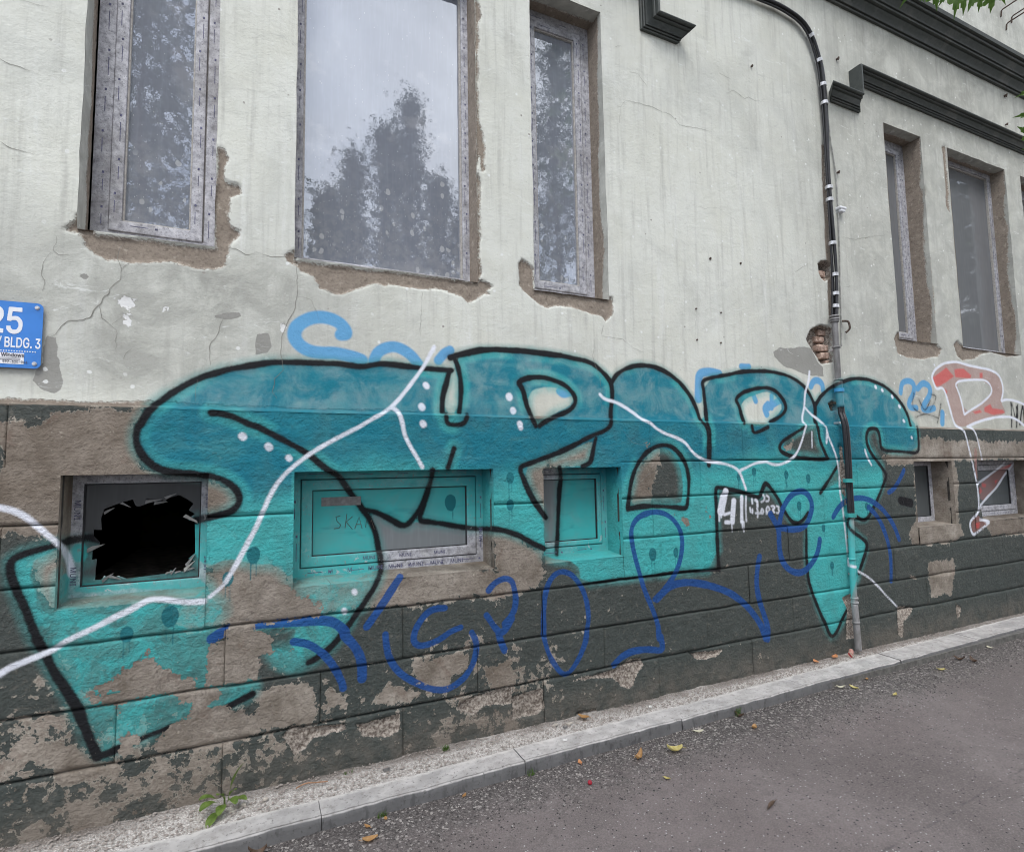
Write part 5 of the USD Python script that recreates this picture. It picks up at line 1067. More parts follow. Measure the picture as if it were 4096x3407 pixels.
for (x, z) in ((-.889, 2.296), (-.889, 2.051), (-1.339, 2.296), (-1.339, 2.051)):
    s1 = trimesh.creation.cylinder(.0085, .003, sections=20); s2 = trimesh.creation.cylinder(.0062, .006, sections=6); s2.apply_translation((0, 0, .003)); s = cat_([s1, s2])
    s.apply_transform(np.array([[1, 0, 0, x], [0, 0, -1, -.0165], [0, 1, 0, z], [0, 0, 0, 1]], float)); s.fix_normals(); obj('screw', s, M['steel'], SG)

# ------------------------------------------------------------------ cables and drain pipe
def painted_tube(name, pts, rad, parent, n=14, mat=None, **k):
    p = np.array(on(pts), float); t = np.r_[0, np.cumsum(np.linalg.norm(np.diff(p, axis=0), axis=1))]; s = np.linspace(0, t[-1], max(2, int(t[-1]/.02)+1))
    q = np.stack([np.interp(s, t, p[:, i]) for i in range(3)], 1); m = tube(q, rad, n); v, f = np.array(m.vertices), np.array(m.faces)
    return obj(name, (v, f), mat or M['pipe'], parent, normals=vnormals(v, f), attrs=fields(v, np.zeros(len(v))), **k)
def collar(name, c, r, h, mat, parent, painted=False):
    p = [(c[0], c[1], c[2]-h/2), (c[0], c[1], c[2]-h/2+.001), (c[0], c[1], c[2]+h/2-.001), (c[0], c[1], c[2]+h/2)]
    if painted: return painted_tube(name, p, r, parent)
    p = on(p)
    return obj(name, tube(p, r, 14), mat, parent, smooth=35)
CB = empty('cable_bundle', 'bundle of black cables curving down the wall and strapped together', 'cable')
on = lambda P: [(x*(3+y)/3, y, 1.56 + (z-1.56)*(3+y)/3) for x, y, z in P]
cpath = spline(on([(-1.9, -.035, 5.34), (-.4, -.035, 5.335), (1.2, -.035, 5.345), (2.9, -.035, 5.365), (3.6, -.035, 5.40), (3.87, -.035, 5.412), (4.066, -.035, 5.392), (4.19, -.035, 5.35), (4.275, -.035, 5.27), (4.335, -.035, 5.15), (4.385, -.035, 4.98), (4.405, -.035, 4.60), (4.398, -.035, 4.2), (4.388, -.035, 3.71), (4.392, -.035, 3.27), (4.362, -.035, 2.80), (4.354, -.035, 2.78)]), 10)
tt = np.linspace(0, 1, len(cpath))
tg = np.gradient(cpath, axis=0); tg /= np.linalg.norm(tg, axis=1, keepdims=True); side = np.stack([tg[:, 2], 0*tt, -tg[:, 0]], 1)
for i, (o, d, r) in enumerate(((-.017, 0, .011), (.004, -.012, .012), (.020, .004, .0085), (-.004, .012, .008))):
    w = o + .005*np.sin(tt*23 + i*2); obj('cable', tube(cpath + side*w[:, None] + np.array([0, 1, 0])*(d + .004*np.sin(tt*31+i))[:, None], r, 8), M['black_pvc'], CB, smooth=True)
zc2 = [(4.357, -.055, 2.06), (4.362, -.058, 1.99), (4.385, -.085, 1.93), (4.402, -.095, 1.85), (4.405, -.09, 1.6), (4.40, -.085, 1.40), (4.398, -.085, 1.12)]
p2 = spline(on(zc2), 10)
for o, d, r in ((-.015, 0, .014), (.013, -.006, .015), (.002, .016, .012)):
    obj('cable', tube(p2 + np.array([o, d, 0]), r, 9), M['black_pvc'], CB, smooth=True)
for z, wd in ((5.324, .05), (5.02, .058), (4.79, .05), (4.63, .056), (3.92, .05), (3.80, .048), (3.40, .056), (3.12, .05), (2.98, .05), (2.88, .05)):
    i = np.abs(cpath[:, 2]-z + (cpath[:, 0] < 4.2)*9).argmin(); c = cpath[i]; T = tg[i]
    obj('cable_strap', tube([c - T*.014, c - T*.013, c + T*.013, c + T*.014], .030, 12), M['steel'], CB, smooth=35)
DP = empty('drainpipe', 'thin grey plastic conduit pipe fixed to the wall below the black cables', 'pipe')
painted_tube('upper_pipe', [(4.353, -.05, 2.80), (4.351, -.05, 2.5), (4.350, -.052, 2.25)], .024, DP)
painted_tube('upper_pipe', [(4.350, -.052, 2.25), (4.352, -.055, 2.20), (4.357, -.057, 2.035)], .0285, DP)
for z, r in ((2.797, .036), (2.772, .036), (2.755, .033), (2.535, .030), (2.262, .033)): collar('collar', (4.352, -.05, z), r, .016, None, DP, True)
collar('hose_clamp', (4.353, -.055, 2.175), .037, .028, plain('blue_clamp', (.05, .27, .50), .5, .15), DP)
painted_tube('lower_pipe', [(4.395, -.088, 1.135), (4.385, -.09, .9), (4.372, -.09, .64), (4.372, -.09, .45)], .0225, DP)
painted_tube('lower_pipe', [(4.372, -.09, .45), (4.377, -.09, .33), (4.383, -.09, .08)], .0245, DP)
for z, r in ((1.13, .028), (.80, .026), (.49, .027), (.455, .029), (.30, .028)): collar('collar', (4.376+.02*(z > 1), -.09, z), r, .016, None, DP, True)
for z in (1.43, 1.15): collar('clip', (4.398, -.088, z), .040, .03, plain('teal_clip', (.05, .32, .30), .5, .2), DP)
for z in (2.5, 1.9, .7): obj('wall_bracket', box(4.26, 4.30, -.06 if z < 1.8 else -.05, .0 if z > 1.8 else -.04, z-.008, z+.008), M['steel'], DP)
WR = empty('telephone_wire', 'thin grey wire with white insulator running down beside the cables', 'wire')
wp = spline(on([(4.43, -.012, 4.75), (4.45, -.012, 4.40), (4.494, -.014, 4.02), (4.490, -.016, 3.72), (4.475, -.012, 3.4), (4.452, -.012, 3.10), (4.436, -.012, 2.75), (4.42, -.012, 2.55)]), 8)
obj('wire', tube(wp, .006, 6), plain('wire_grey', (.32, .32, .30), .7, .3), WR, smooth=True)
obj('insulator', cat_([box(4.455, 4.535, -.05, .005, 3.735, 3.758, .006), box(4.465, 4.525, -.045, .005, 3.712, 3.735, .005)]), M['sign_white'], WR); obj('wire_hook', tube(spline([(4.425, -.01, 2.76), (4.45, -.05, 2.75), (4.46, -.055, 2.70), (4.44, -.03, 2.66)], 5), .009, 6), M['rust'], WR, smooth=True)

# ------------------------------------------------------------------ ground
ROADZ, TOP = .035, .10
kf = lambda x: -.385 + .0145*np.asarray(x, float); kb = lambda x: -.25 + .0235*np.clip(x, -3, 6.5)
def road_mat():
    g = Graph(); x, y, z = g.xyz(g.pos())
    n1, n2, n3 = g.noise(1.1, 5, .6), g.noise(14, 5, .65), g.noise(160, 3, .7)
    col = g.mix(g.ss(n1, .3, .7), (.146, .120, .114), (.188, .160, .153))
    col = g.mix(g.ss(g.noise(.55, 5, .6, dist=.5), .46, .64, 0, .55), col, (.098, .083, .078)); col = g.mix(g.ss(g.noise(5, 6, .7, dist=.4), .58, .72, 0, .5), col, (.235, .208, .192)); col = g.mix(g.ss(n2, .42, .7, 0, .5), col, (.112, .096, .089))
    col = g.mix(g.ss(n3, .50, .68, 0, .5), col, (.27, .24, .225)); col = g.mix(g.ss(n3, .46, .34, 0, .45), col, (.065, .058, .058))
    v = g('voronoi_texture', vector=g.pos(), scale=95.0); vd, vc = v + '.distance', v + '.color'; r, gg, b = g.xyz(vc)
    col = g.mix(g.m('multiply', g.ss(vd, .34, .22), g.ss(r, .93, .95)), col, (.48, .46, .44)); col = g.mix(g.m('multiply', g.ss(vd, .42, .3), g.ss(gg, .93, .95)), col, (.018, .017, .018))
    v2 = g('voronoi_texture', vector=g.pos(), scale=27.0); r2, g2, b2 = g.xyz(v2 + '.color')
    col = g.mix(g.m('multiply', g.ss(v2 + '.distance', .2, .12), g.ss(r2, .955, .96)), col, (.055, .05, .05)); col = g.mix(g.m('multiply', g.ss(v2 + '.distance', .13, .07), g.ss(g2, .95, .96)), col, (.5, .48, .45))
    # coarse worn margin by the kerb
    edge = g.ss(g.m('add', y, g.m('multiply', g.m('subtract', n2, .5), .5)), -.80, -.42)
    v3 = g('voronoi_texture', vector=g.pos(), scale=105.0); r3, _, b3 = g.xyz(v3 + '.color')
    grit = g.mix(r3, (.07, .062, .058), (.24, .22, .205)); grit = g.mix(g.ss(v3 + '.distance', .35, .62, 0, .8), grit, (.045, .04, .037)); grit = g.mix(g.ss(b3, .88, .92), grit, (.38, .35, .32))
    col = g.mix(g.m('multiply', edge, .85), col, grit)
    ln = g.m('absolute', g.m('subtract', g.m('add', y, g.m('multiply', g.m('subtract', g.noise(3, 4, .6), .5), .06)), g.m('multiply_add', x, .055, -1.62)))
    col = g.mix(g.m('multiply', g.ss(ln, .008, .002), g.ss(n2, .40, .6, .0, .5)), col, (.07, .064, .064))
    h = g.m('add', g.m('multiply', n3, .0016), g.m('multiply', g.m('multiply', g.ss(v3 + '.distance', .5, .1), edge), .005)); h = g.m('add', h, g.m('multiply', g.ss(vd, .5, .1), .0012))
    return g.out('asphalt', base_color=col, roughness=.88, specular_ior_level=.3, normal=g.bump(h, .9))
rx = axis(-4, 12, lambda x: .04 if -1 < x < 6 else .2, []); t = np.linspace(0, 1, 60)**1.7
X, T_ = np.meshgrid(rx, t[::-1]); Y = kf(X)+.02 + (-5.2 - kf(X))*T_; Zr = ROADZ + .006*fbm2(X, Y, 1.4, 3, 90) + .008*fbm2(X, Y, 5, 3, 91)*sstep(Y, -1.0, -.5) - .0*T_
v = np.stack([X.ravel(), Y.ravel(), Zr.ravel()], 1)
obj('road', (v, gridf(len(rx), len(t))), road_mat(), None, label='worn grey asphalt lane below the kerb', kind='structure', smooth=True)
gm = sbox(-160, -160, 160, 160)
gv = trimesh.creation.extrude_polygon(gm, .3, engine='earcut'); gv.apply_translation((0, 0, -.32)); obj('ground', gv, plain('far_ground', (.10, .095, .085), .95, .3, 1.5), None, label='ground spreading out round the street', kind='structure')
def kerb_mat():
    g = Graph(); n = g.noise(12, 6, .65); n2 = g.noise(60, 4, .65); nx, ny, nz = g.xyz(g('geometry') + '.normal'); r = g('object_info') + '.random'
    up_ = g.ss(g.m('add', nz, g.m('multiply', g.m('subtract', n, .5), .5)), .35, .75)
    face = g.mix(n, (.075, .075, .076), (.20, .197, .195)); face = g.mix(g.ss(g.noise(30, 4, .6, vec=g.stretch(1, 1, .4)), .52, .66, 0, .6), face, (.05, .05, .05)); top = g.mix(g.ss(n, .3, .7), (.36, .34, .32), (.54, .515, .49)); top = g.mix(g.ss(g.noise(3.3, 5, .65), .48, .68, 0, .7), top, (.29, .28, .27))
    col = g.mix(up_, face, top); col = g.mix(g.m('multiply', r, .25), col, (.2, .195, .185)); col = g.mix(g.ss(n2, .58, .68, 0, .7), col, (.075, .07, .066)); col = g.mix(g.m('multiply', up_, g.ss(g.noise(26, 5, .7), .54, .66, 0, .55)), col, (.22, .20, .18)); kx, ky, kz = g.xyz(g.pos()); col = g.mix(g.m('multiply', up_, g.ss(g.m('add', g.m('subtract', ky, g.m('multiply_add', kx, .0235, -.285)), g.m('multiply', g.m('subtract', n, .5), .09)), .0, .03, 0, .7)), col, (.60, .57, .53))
    return g.out('kerb_concrete', base_color=col, roughness=.9, normal=g.bump(g.m('add', g.m('multiply', n2, .002), g.m('multiply', n, .003)), 1.0))
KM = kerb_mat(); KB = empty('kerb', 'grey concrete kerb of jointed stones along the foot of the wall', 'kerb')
obj('bedding', box(-3, 10.5, -.33, -.12, -.015, .075), M['crack'] if False else plain('kerb_bedding', (.13, .125, .115), .95, .3), KB)
jo = [-3.0, -1.75, -.72, .268, 1.245, 2.270, 3.325, 4.39, 5.445, 6.5, 7.55, 8.6, 9.6, 10.6]; rr = random.Random(11)
for a, b in zip(jo[:-1], jo[1:]):
    g_ = .0016; n = max(8, int((b-a)/.03)); xs = np.linspace(a+g_, b-g_, n); dz, dy = rr.uniform(-.003, .003), rr.uniform(-.004, .004)
    prof = [(0, -.06), (0, -.028), (.0, -.012), (.006, -.004), (.018, 0)] + [(u, 0.0) for u in np.linspace(.05, .93, 7)] + [(.985, -.002), (1.0, -.014), (1.0, -.08)]
    V = []
    for k, (u, z) in enumerate(prof):
        y0 = kf(xs) + dy; w_ = kb(xs) - kf(xs); yy = y0 + (u if u < .02 else 0) + (u*w_ if u >= .02 else 0)
        zz = TOP + z + dz + (.010*fbm2(xs, yy, 6, 3, 95) + .007*fbm2(xs, yy, 24, 3, 97) - .022*np.clip(fbm2(xs, 0*xs, 9, 3, 98)-.14, 0, 1)*(u < .2))*(1 if z > -.06 else 0); yy = yy + (.008*fbm2(xs, 0*xs + k*.4, 9, 3, 96) + .03*np.clip(fbm2(xs, 0*xs, 11, 3, 99)-.14, 0, 1))*(u < .05)
        if z == -.06: zz = 0*xs + ROADZ - .02
        V.append(np.stack([xs, yy, zz], 1))
    V = np.vstack(V); F = gridf(n, len(prof)); m = len(prof)
    caps = [(0, (j+1)*n, j*n) for j in range(1, m-1)] + [(n-1, j*n+n-1, (j+1)*n+n-1) for j in range(1, m-1)]
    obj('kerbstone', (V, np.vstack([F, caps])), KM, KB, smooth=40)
def strip_mat():
    g = Graph(); n = g.noise(7, 6, .65); v = g('voronoi_texture', vector=g.pos(), scale=115.0); r, gg, b = g.xyz(v + '.color'); x, y, z = g.xyz(g.pos()); n2 = g.noise(4, 4, .6)
    col = g.mix(r, (.52, .49, .45), (.84, .80, .75)); col = g.mix(g.ss(v + '.distance', .35, .7, 0, .75), col, (.29, .26, .235)); col = g.mix(g.ss(n, .58, .74, 0, .75), col, (.25, .20, .155))
    col = g.mix(g.m('multiply', g.ss(y, -.13, -.05), g.ss(n2, .3, .6, .25, .85)), col, (.095, .075, .058))
    return g.out('gravelly_mortar', base_color=col, roughness=.95, normal=g.bump(g.m('add', g.m('multiply', g.ss(v + '.distance', .6, .05), .006), g.m('multiply', n, .004)), 1.0))
sx = axis(-2.2, 10.4, lambda x: .012 if -.8 < x < 3.5 else .03, []); tv = np.linspace(0, 1, 20); X, T_ = np.meshgrid(sx, tv); Y = kb(X) - .012 + (.01 - kb(X))*T_
Zs = TOP - .006 + .012*fbm2(X, Y, 9, 3, 101) + .010*fbm2(X, Y, 38, 3, 102) + .012*sstep(T_, .55, 1)
obj('pavement', (np.stack([X.ravel(), Y.ravel(), Zs.ravel()], 1), gridf(len(sx), len(tv))), strip_mat(), None, label='narrow strip of pale gravelly mortar between kerb and wall', kind='structure', smooth=True)

# loose stones: one mesh each, many
def pebbles(n, fx, fy, fz, smin, smax, seed):
    r = np.random.default_rng(seed); ico = trimesh.creation.icosphere(0); bv, bf = np.array(ico.vertices), np.array(ico.faces)
    x = fx(r, n); y = fy(r, x); s = smin + (smax-smin)*r.random(n)**3
    V = bv[None]*(1 + .45*(r.random((n, 12, 1))-.5))*s[:, None, None]*np.stack([.7+.6*r.random(n), .7+.6*r.random(n), .5+.3*r.random(n)], 1)[:, None]
    V = V + np.stack([x, y, fz(x, y) + s*.25], 1)[:, None]; F = (bf[None] + 12*np.arange(n)[:, None, None]).reshape(-1, 3)
    return V.reshape(-1, 3), F
def stone_mat(name, a, b, c):
    g = Graph(); r = g('geometry') + '.random_per_island'
    return g.out(name, base_color=g.ramp(r, [(0, a), (.5, b), (1, c)]), roughness=.92, normal=g.bump(g.m('multiply', g.noise(300, 2, .6), .0008)))
def xnear(r, n): return -1.2 + 8.2*r.random(n)**1.5
zroad = lambda x, y: ROADZ + .006*fbm2(x, y, 1.4, 3, 90) + .008*fbm2(x, y, 5, 3, 91)*sstep(y, -1.0, -.5)
v, f = pebbles(9000, xnear, lambda r, x: kf(x) - .005 - .42*r.random(len(x))**1.7 - .1*np.clip(fbm2(x, 0*x, 1.2, 3, 110)*2, -.3, 1)*r.random(len(x)), zroad, .0014, .0052, 21)
obj('road_grit', (v, f), stone_mat('grit_stone', (.05, .045, .043), (.15, .135, .127), (.34, .315, .29)), None, label='loose stone grit gathered on the asphalt along the kerb', cat='gravel', kind='stuff')
v, f = pebbles(9000, xnear, lambda r, x: kb(x) + .0 + (-.05 - kb(x))*r.random(len(x)), lambda x, y: 0*x + TOP - .001 + .012*sstep((y-kb(x))/(-kb(x)), .55, 1), .0015, .0070, 22)
obj('pale_gravel', (v, f), stone_mat('pale_stone', (.30, .265, .235), (.62, .58, .53), (.80, .77, .72)), None, label='pale crumbs of gravel lying between kerb and wall', cat='gravel', kind='stuff')
rr = random.Random(31)
for (x, y, s, m, lab) in ((1.641, -.125, .030, 'chip_pale', 'largest beige plaster chip at the foot of the chipped block'), (1.563, -.10, .022, 'chip_pale', 'rounded beige plaster chip against the wall left of the largest chip'), (1.60, -.15, .018, 'chip_dark', 'small dark paint chip just in front of the largest beige chip'), (.601, -.145, .026, 'chip_dark', 'grey paint flake lying alone on the pale strip in the middle left'), (2.069, -.132, .016, 'chip_pale', 'small beige chip on the pale strip under the chipped mortar patch'), (1.534, -.275, .022, 'chip_white', 'white chip lying on top of the kerb'), (-.03, -.155, .020, 'chip_pale', 'beige plaster chip just right of the weed'), (.05, -.15, .017, 'chip_pale', 'beige plaster chip between the weed and the reddish twig'), (2.20, -.15, .016, 'chip_white', 'small white chip on the pale strip beside the wall')):
    if m not in M: M[m] = plain(m, {'chip_pale': (.42, .38, .33), 'chip_dark': (.14, .135, .13), 'chip_white': (.68, .67, .64)}[m], .9, .3, 40)
    a = np.sort(np.array([rr.random() for _ in range(7)]))*2*math.pi; q = Polygon([(s*rr.uniform(.6, 1)*math.cos(t), s*.6*rr.uniform(.6, 1)*math.sin(t)) for t in a]).convex_hull
    c = trimesh.creation.extrude_polygon(q, .008, engine='earcut'); c.apply_transform(trimesh.transformations.rotation_matrix(rr.uniform(-.25, .25), (1, rr.random(), 0))); c.apply_translation((x, y, TOP+.003))
    obj('plaster_chip', c, M[m], None, label=lab, cat='debris', group='plaster chips fallen by the wall')

# ------------------------------------------------------------------ leaves, weed, litter
def leafmat(name, a, b, tr=.25, rough=.5):
    g = Graph(); n = g.noise(40, 4, .6); col = g.mix(g.ss(n, .3, .7), a, b)
    p = g('principled_bsdf', base_color=col, roughness=rough, specular_ior_level=.35) + '.BSDF'; t = g('translucent_bsdf', color=col) + '.BSDF'
    return g.done(name, g('mix_closure', fac=tr, closure1=p, closure2=t) + '.closure')
LM = {'tan': leafmat('leaf_tan', (.33, .17, .06), (.50, .30, .13)), 'yellow': leafmat('leaf_yellow', (.42, .33, .09), (.62, .55, .24)), 'brown': leafmat('leaf_brown', (.07, .045, .03), (.14, .09, .06)), 'pale': leafmat('leaf_pale', (.55, .52, .38), (.70, .66, .52)), 'orange': leafmat('leaf_orange', (.52, .20, .08), (.62, .33, .16)), 'green': leafmat('leaf_green', (.055, .115, .018), (.10, .17, .035), .3)}
def curled(L, W, curl, fold, n=9, m=5, seed=0):
    r = np.random.default_rng(seed); u = np.linspace(0, 1, n); s = np.linspace(-1, 1, m); V = []
    for a in u:
        w = W*(math.sin(math.pi*min(1, a*.93+.04))**.75)*(1-.25*a)
        for b in s: V.append((L*(a-.5), w*b*(1+.1*(r.random()-.5)), fold*abs(b)*W + curl*L*(a-.45)**2*2 + .05*L*(r.random()-.5)*.3))
    v = np.array(V); f = gridf(m, n); st = tube([(-.5*L, 0, curl*L*.4), (-.72*L, .03*L, curl*L*.35)], .0012, 4)
    k = len(v); return np.vstack([v, st.vertices]), np.vstack([f, np.array(st.faces)+k])
LEAVES = [(1.844, -.50, .055, 'tan', 1.1, .8, 'curled tan fallen leaf on the asphalt, left of the yellow one'), (2.065, -.525, .075, 'yellow', .6, .7, 'largest fallen leaf on the asphalt, yellow and folded'), (1.851, -.715, .030, 'yellow', .3, .3, 'small yellow fallen leaf out on the asphalt below the larger ones'),
 (1.545, -.40, .034, 'orange', .4, .4, 'small orange leaf by the kerb foot, left of the curled tan leaf'), (2.651, -.525, .045, 'tan', .7, .6, 'tan leaf on the asphalt right of the yellow leaf'), (.446, -.535, .055, 'tan', .3, .5, 'tan pointed leaf at the lower edge near the picture bottom'), (.451, -.44, .028, 'tan', .3, .4, 'tiny tan leaf just above the pointed tan leaf'),
 (.534, -.42, .024, 'tan', .2, .3, 'tiny ochre leaf close to the kerb joint'), (.905, -.41, .026, 'tan', .3, .4, 'tiny tan leaf against the kerb in the middle'), (.02, -.43, .06, 'brown', 1.0, .7, 'brown leaf clump against the kerb at the bottom edge'), (3.649, -.36, .045, 'pale', .6, .6, 'pale cream leaf against the kerb right of the middle'), (3.725, -.40, .05, 'yellow', .3, .5, 'olive yellow leaf beside the pale cream leaf'),
 (3.954, -.34, .04, 'tan', .4, .5, 'tan leaf against the kerb left of the pipe foot'), (3.849, -.596, .038, 'yellow', .4, .5, 'yellow leaf on the open asphalt right of the kerb leaves'), (4.605, -.469, .05, 'yellow', .5, .4, 'yellow leaf on the far asphalt beyond the pipe'), (4.967, -.409, .06, 'brown', .8, .6, 'left of two dark brown leaves far along the kerb'), (5.014, -.479, .06, 'brown', .8, .6, 'right of two dark brown leaves far along the kerb'),
 (2.12, -1.095, .075, 'brown', -.15, .5, 'thin brown twig-like leaf in the open lane'), (2.338, -.41, .05, 'pale', .3, .2, 'white torn petal-like leaf by the kerb'), (2.695, -.37, .05, 'brown', .9, .8, 'dark leaf clump with a grass tuft at the kerb'), (5.503, -.36, .05, 'pale', .3, .3, 'pale leaf at the far end of the kerb')]
for k, (x, y, L, mt, curl, fold, lab) in enumerate(LEAVES):
    v, f = curled(L*1.15, L*(.13 if 'twig' in lab else .36), curl*.8, fold*.8, seed=k); a = k*2.4 + .4; c, s = math.cos(a), math.sin(a); v = v @ np.array([[c, s, 0], [-s, c, 0], [0, 0, 1]])
    obj('fallen_leaf', (v, f), LM[mt], None, label=lab, cat='leaf', smooth=True, loc=(x, y, ROADZ + .004 - v[:, 2].min()))
for k, (x, y, L, mt, lab) in enumerate(((3.998, -.075, .06, 'orange', 'orange dry leaf on the pale strip left of the pipe foot'), (3.782, -.08, .05, 'orange', 'smaller orange leaf on the pale strip further left of the pipe'), (1.758, -.095, .06, 'tan', 'tan curled leaf at the foot of the chipped block'))):
    v, f = curled(L*1.1, L*.40, .25, .25, seed=40+k); a = .3+k; c, s = math.cos(a), math.sin(a); v = v @ np.array([[c, s, 0], [-s, c, 0], [0, 0, 1]]); obj('fallen_leaf', (v, f), LM[mt], None, label=lab, cat='leaf', smooth=True, loc=(x, y, TOP + .008 - v[:, 2].min()))
obj('twig', tube(spline([(.18, -.135, TOP+.012), (.23, -.118, TOP+.016), (.262, -.125, TOP+.014), (.32, -.138, TOP+.012)], 6), .003, 6), plain('twig_bark', (.30, .17, .10), .8, .3, 50), None, label='bent reddish twig on the pale gravel strip', cat='twig')
obj('red_scrap', cat_([trimesh.creation.icosphere(1, .011)]), plain('red_scrap', (.32, .02, .035), .5, .3, 90), None, label='tiny dark red scrap on the open asphalt', cat='litter', loc=(1.489, -.583, ROADZ+.008))
cup = empty('crushed_cup', 'crushed red and cream striped cup lying at the pipe foot', 'litter'); body = trimesh.creation.cylinder(.028, .075, sections=24); body = trimesh.Trimesh(*trimesh.remesh.subdivide_to_size(body.vertices, body.faces, .012)); vv = np.array(body.vertices); vv[:, :2] *= (1 + .5*(meshkit.fbm(vv*40, 3, 4)-.5))[:, None]; vv[:, 1] *= .75; body.vertices = vv
def stripes():
    g = Graph(); x, y, z = g.xyz(g('texture_coordinate') + '.object'); return g.out('striped_cup', base_color=g.mix(g.ss(g.m('sine', g.m('multiply', z, 330.0)), -.2, .2), (.30, .025, .03), (.52, .42, .33)), roughness=.6)
R_ = trimesh.transformations.rotation_matrix(1.35, (0, 1, 0)); body.apply_transform(trimesh.transformations.rotation_matrix(.5, (0, 0, 1)) @ R_); 
g = Graph(); xx_, yy_, zz_ = g.xyz(g.pos()); CUPM = g.out('striped_cup', base_color=g.mix(g.ss(g.m('sine', g.m('multiply', g.m('add', g.m('multiply', zz_, .5), xx_), 420.0)), -.2, .2), (.30, .025, .03), (.50, .38, .30)), roughness=.6)
body.apply_scale(.8); body.apply_translation((4.138, -.105, TOP+.024)); obj('cup_body', body, CUPM, cup, smooth=40)
# weed
WD = empty('weed', 'small green weed growing from the gap at the foot of the wall', 'plant'); base = np.array([-.115, -.115, TOP+.005]); rr = random.Random(2)
def blade(L, W, az, el, droop, seed, o=(0, 0, 0)):
    n, m = 14, 7; V = []; px = pz = 0.0
    for i in range(n):
        a = i/(n-1); w = W*(.11 if a < .36 else .11 + .89*math.sin(math.pi*min(1, (a-.36)/.66))**.65); h = el - droop*a**1.6; px += math.cos(h)*L/n; pz += math.sin(h)*L/n
        for j in range(m): b = j/(m-1)*2-1; V.append((px + .04*W*math.sin(seed), b*w, pz + .30*w*abs(b) + .07*w*math.sin(a*13+seed+b*5)))
    v = np.array(V); c, s = math.cos(az), math.sin(az); return v @ np.array([[c, s, 0], [-s, c, 0], [0, 0, 1]]) + base + np.array(o), gridf(m, n)
wg = leafmat('weed_leaf', (.075, .125, .022), (.150, .215, .050), .25)
for k, (L, W, az, el, dr, o) in enumerate(((.19, .019, -.45, 1.40, .55, (.01, 0, 0)), (.115, .019, -2.9, 1.05, 1.3, (-.01, 0, 0)), (.13, .022, -2.45, .75, 1.2, (0, 0, 0)), (.125, .020, -1.75, .55, 1.0, (.005, 0, 0)), (.11, .019, -1.15, .85, 1.4, (.01, 0, .005)), (.10, .016, -.6, .7, 1.1, (.015, 0, 0)), (.085, .015, -2.1, 1.3, 1.2, (0, 0, .01)), (.14, .021, -2.0, .22, .7, (0, -.01, -.003)), (.09, .013, -.9, 1.25, 1.0, (.012, 0, .01)))):
    v, f = blade(L, W, az, el, dr, k, o); obj('leaf', (v, f), wg, WD, smooth=True)
obj('stem', tube([base-np.array([0, 0, .02]), base+np.array([0, -.005, .035])], .004, 6), wg, WD)
def tuft(x, y, z, n, h, lab, seed):
    r = random.Random(seed); L = []
    for _ in range(n):
        a = r.uniform(0, 6.28); l = h*r.uniform(.5, 1.1); d = np.array([math.cos(a), math.sin(a), 0])*l*r.uniform(.2, .8); p = np.array([x+r.uniform(-.02, .02), y+r.uniform(-.008, .008), z])
        L.append(tube([p, p+d*.4+np.array([0, 0, l*.7]), p+d+np.array([0, 0, l])], [.0016, .0012, .0004], 4))
    obj('grass_tuft', cat_(L), LM['green'], None, label=lab, cat='grass')
tuft(.92, -.085, TOP, 26, .028, 'moss-like green tuft at the wall foot in the middle', 1); tuft(2.70, -.36, ROADZ, 22, .05, 'dark grass tuft growing at the kerb foot by the dark leaf clump', 2); tuft(.52, -.395, ROADZ, 20, .02, 'yellowish grass tuft at the kerb foot near the lower edge', 3); tuft(1.27, -.385, ROADZ, 14, .025, 'small green tuft at the kerb joint', 4); tuft(.42, -.09, TOP, 10, .02, 'tiny yellow-green sprig on the gravel strip', 5)

# ------------------------------------------------------------------ the street tree whose leaves hang into the top right corner
def maple(s, seed):
    r = np.random.default_rng(seed); P = []
    for a, l in ((-158, .30), (-135, .55), (-112, .50), (-92, .38), (-74, .80), (-60, .92), (-46, .70), (-33, .48), (-20, .82), (-10, .80), (0, 1.12), (10, .80), (20, .82), (33, .48), (46, .70), (60, .92), (74, .80), (92, .38), (112, .50), (135, .55), (158, .30)):
        l *= .9 + .2*r.random(); q = P; q.append((l*math.sin(math.radians(a)), l*math.cos(math.radians(a))))
    q = P
    q = np.array(q)*s*.5; v = np.vstack([[(0, 0, 0)], np.c_[q, 0*q[:, 0]]]); v[:, 2] = .35*np.abs(v[:, 0]) - 2.0*v[:, 1]**2/s + .02*s*np.sin(v[:, 0]*60/s*.1+seed); n = len(q)
    f = np.array([(0, 1+i, 1+(i+1) % n) for i in range(n)]); return v, f
def place(v, pos, tipdir, facing):
    t = np.array(tipdir, float); t /= np.linalg.norm(t); z = np.array(facing, float); z -= t*(z @ t); z /= np.linalg.norm(z); x = np.cross(t, z)
    return v @ np.stack([x, t, z]) + np.array(pos)
MT = empty('street_tree', 'green maple tree whose lobed leaves hang into the top right corner', 'tree'); bark = plain('bark', (.085, .07, .055), .95, .4, 12, .1, .01)
ROOT = np.array([7.4, -4.6, .03])
tk = spline([ROOT, (7.3, -4.55, 2.0), (7.1, -4.4, 4.2), (6.9, -4.3, 6.5)], 8); obj('trunk', tube(tk, np.linspace(.19, .10, len(tk)), 14), bark, MT, smooth=True)
br = spline([(7.1, -4.4, 4.2), (6.6, -3.3, 5.0), (5.6, -1.9, 5.15), (4.75, -1.25, 4.86), (4.2, -1.2, 4.72), (3.3, -1.3, 4.52)], 10); obj('branch', tube(br, np.linspace(.05, .004, len(br)), 8), bark, MT, smooth=True)
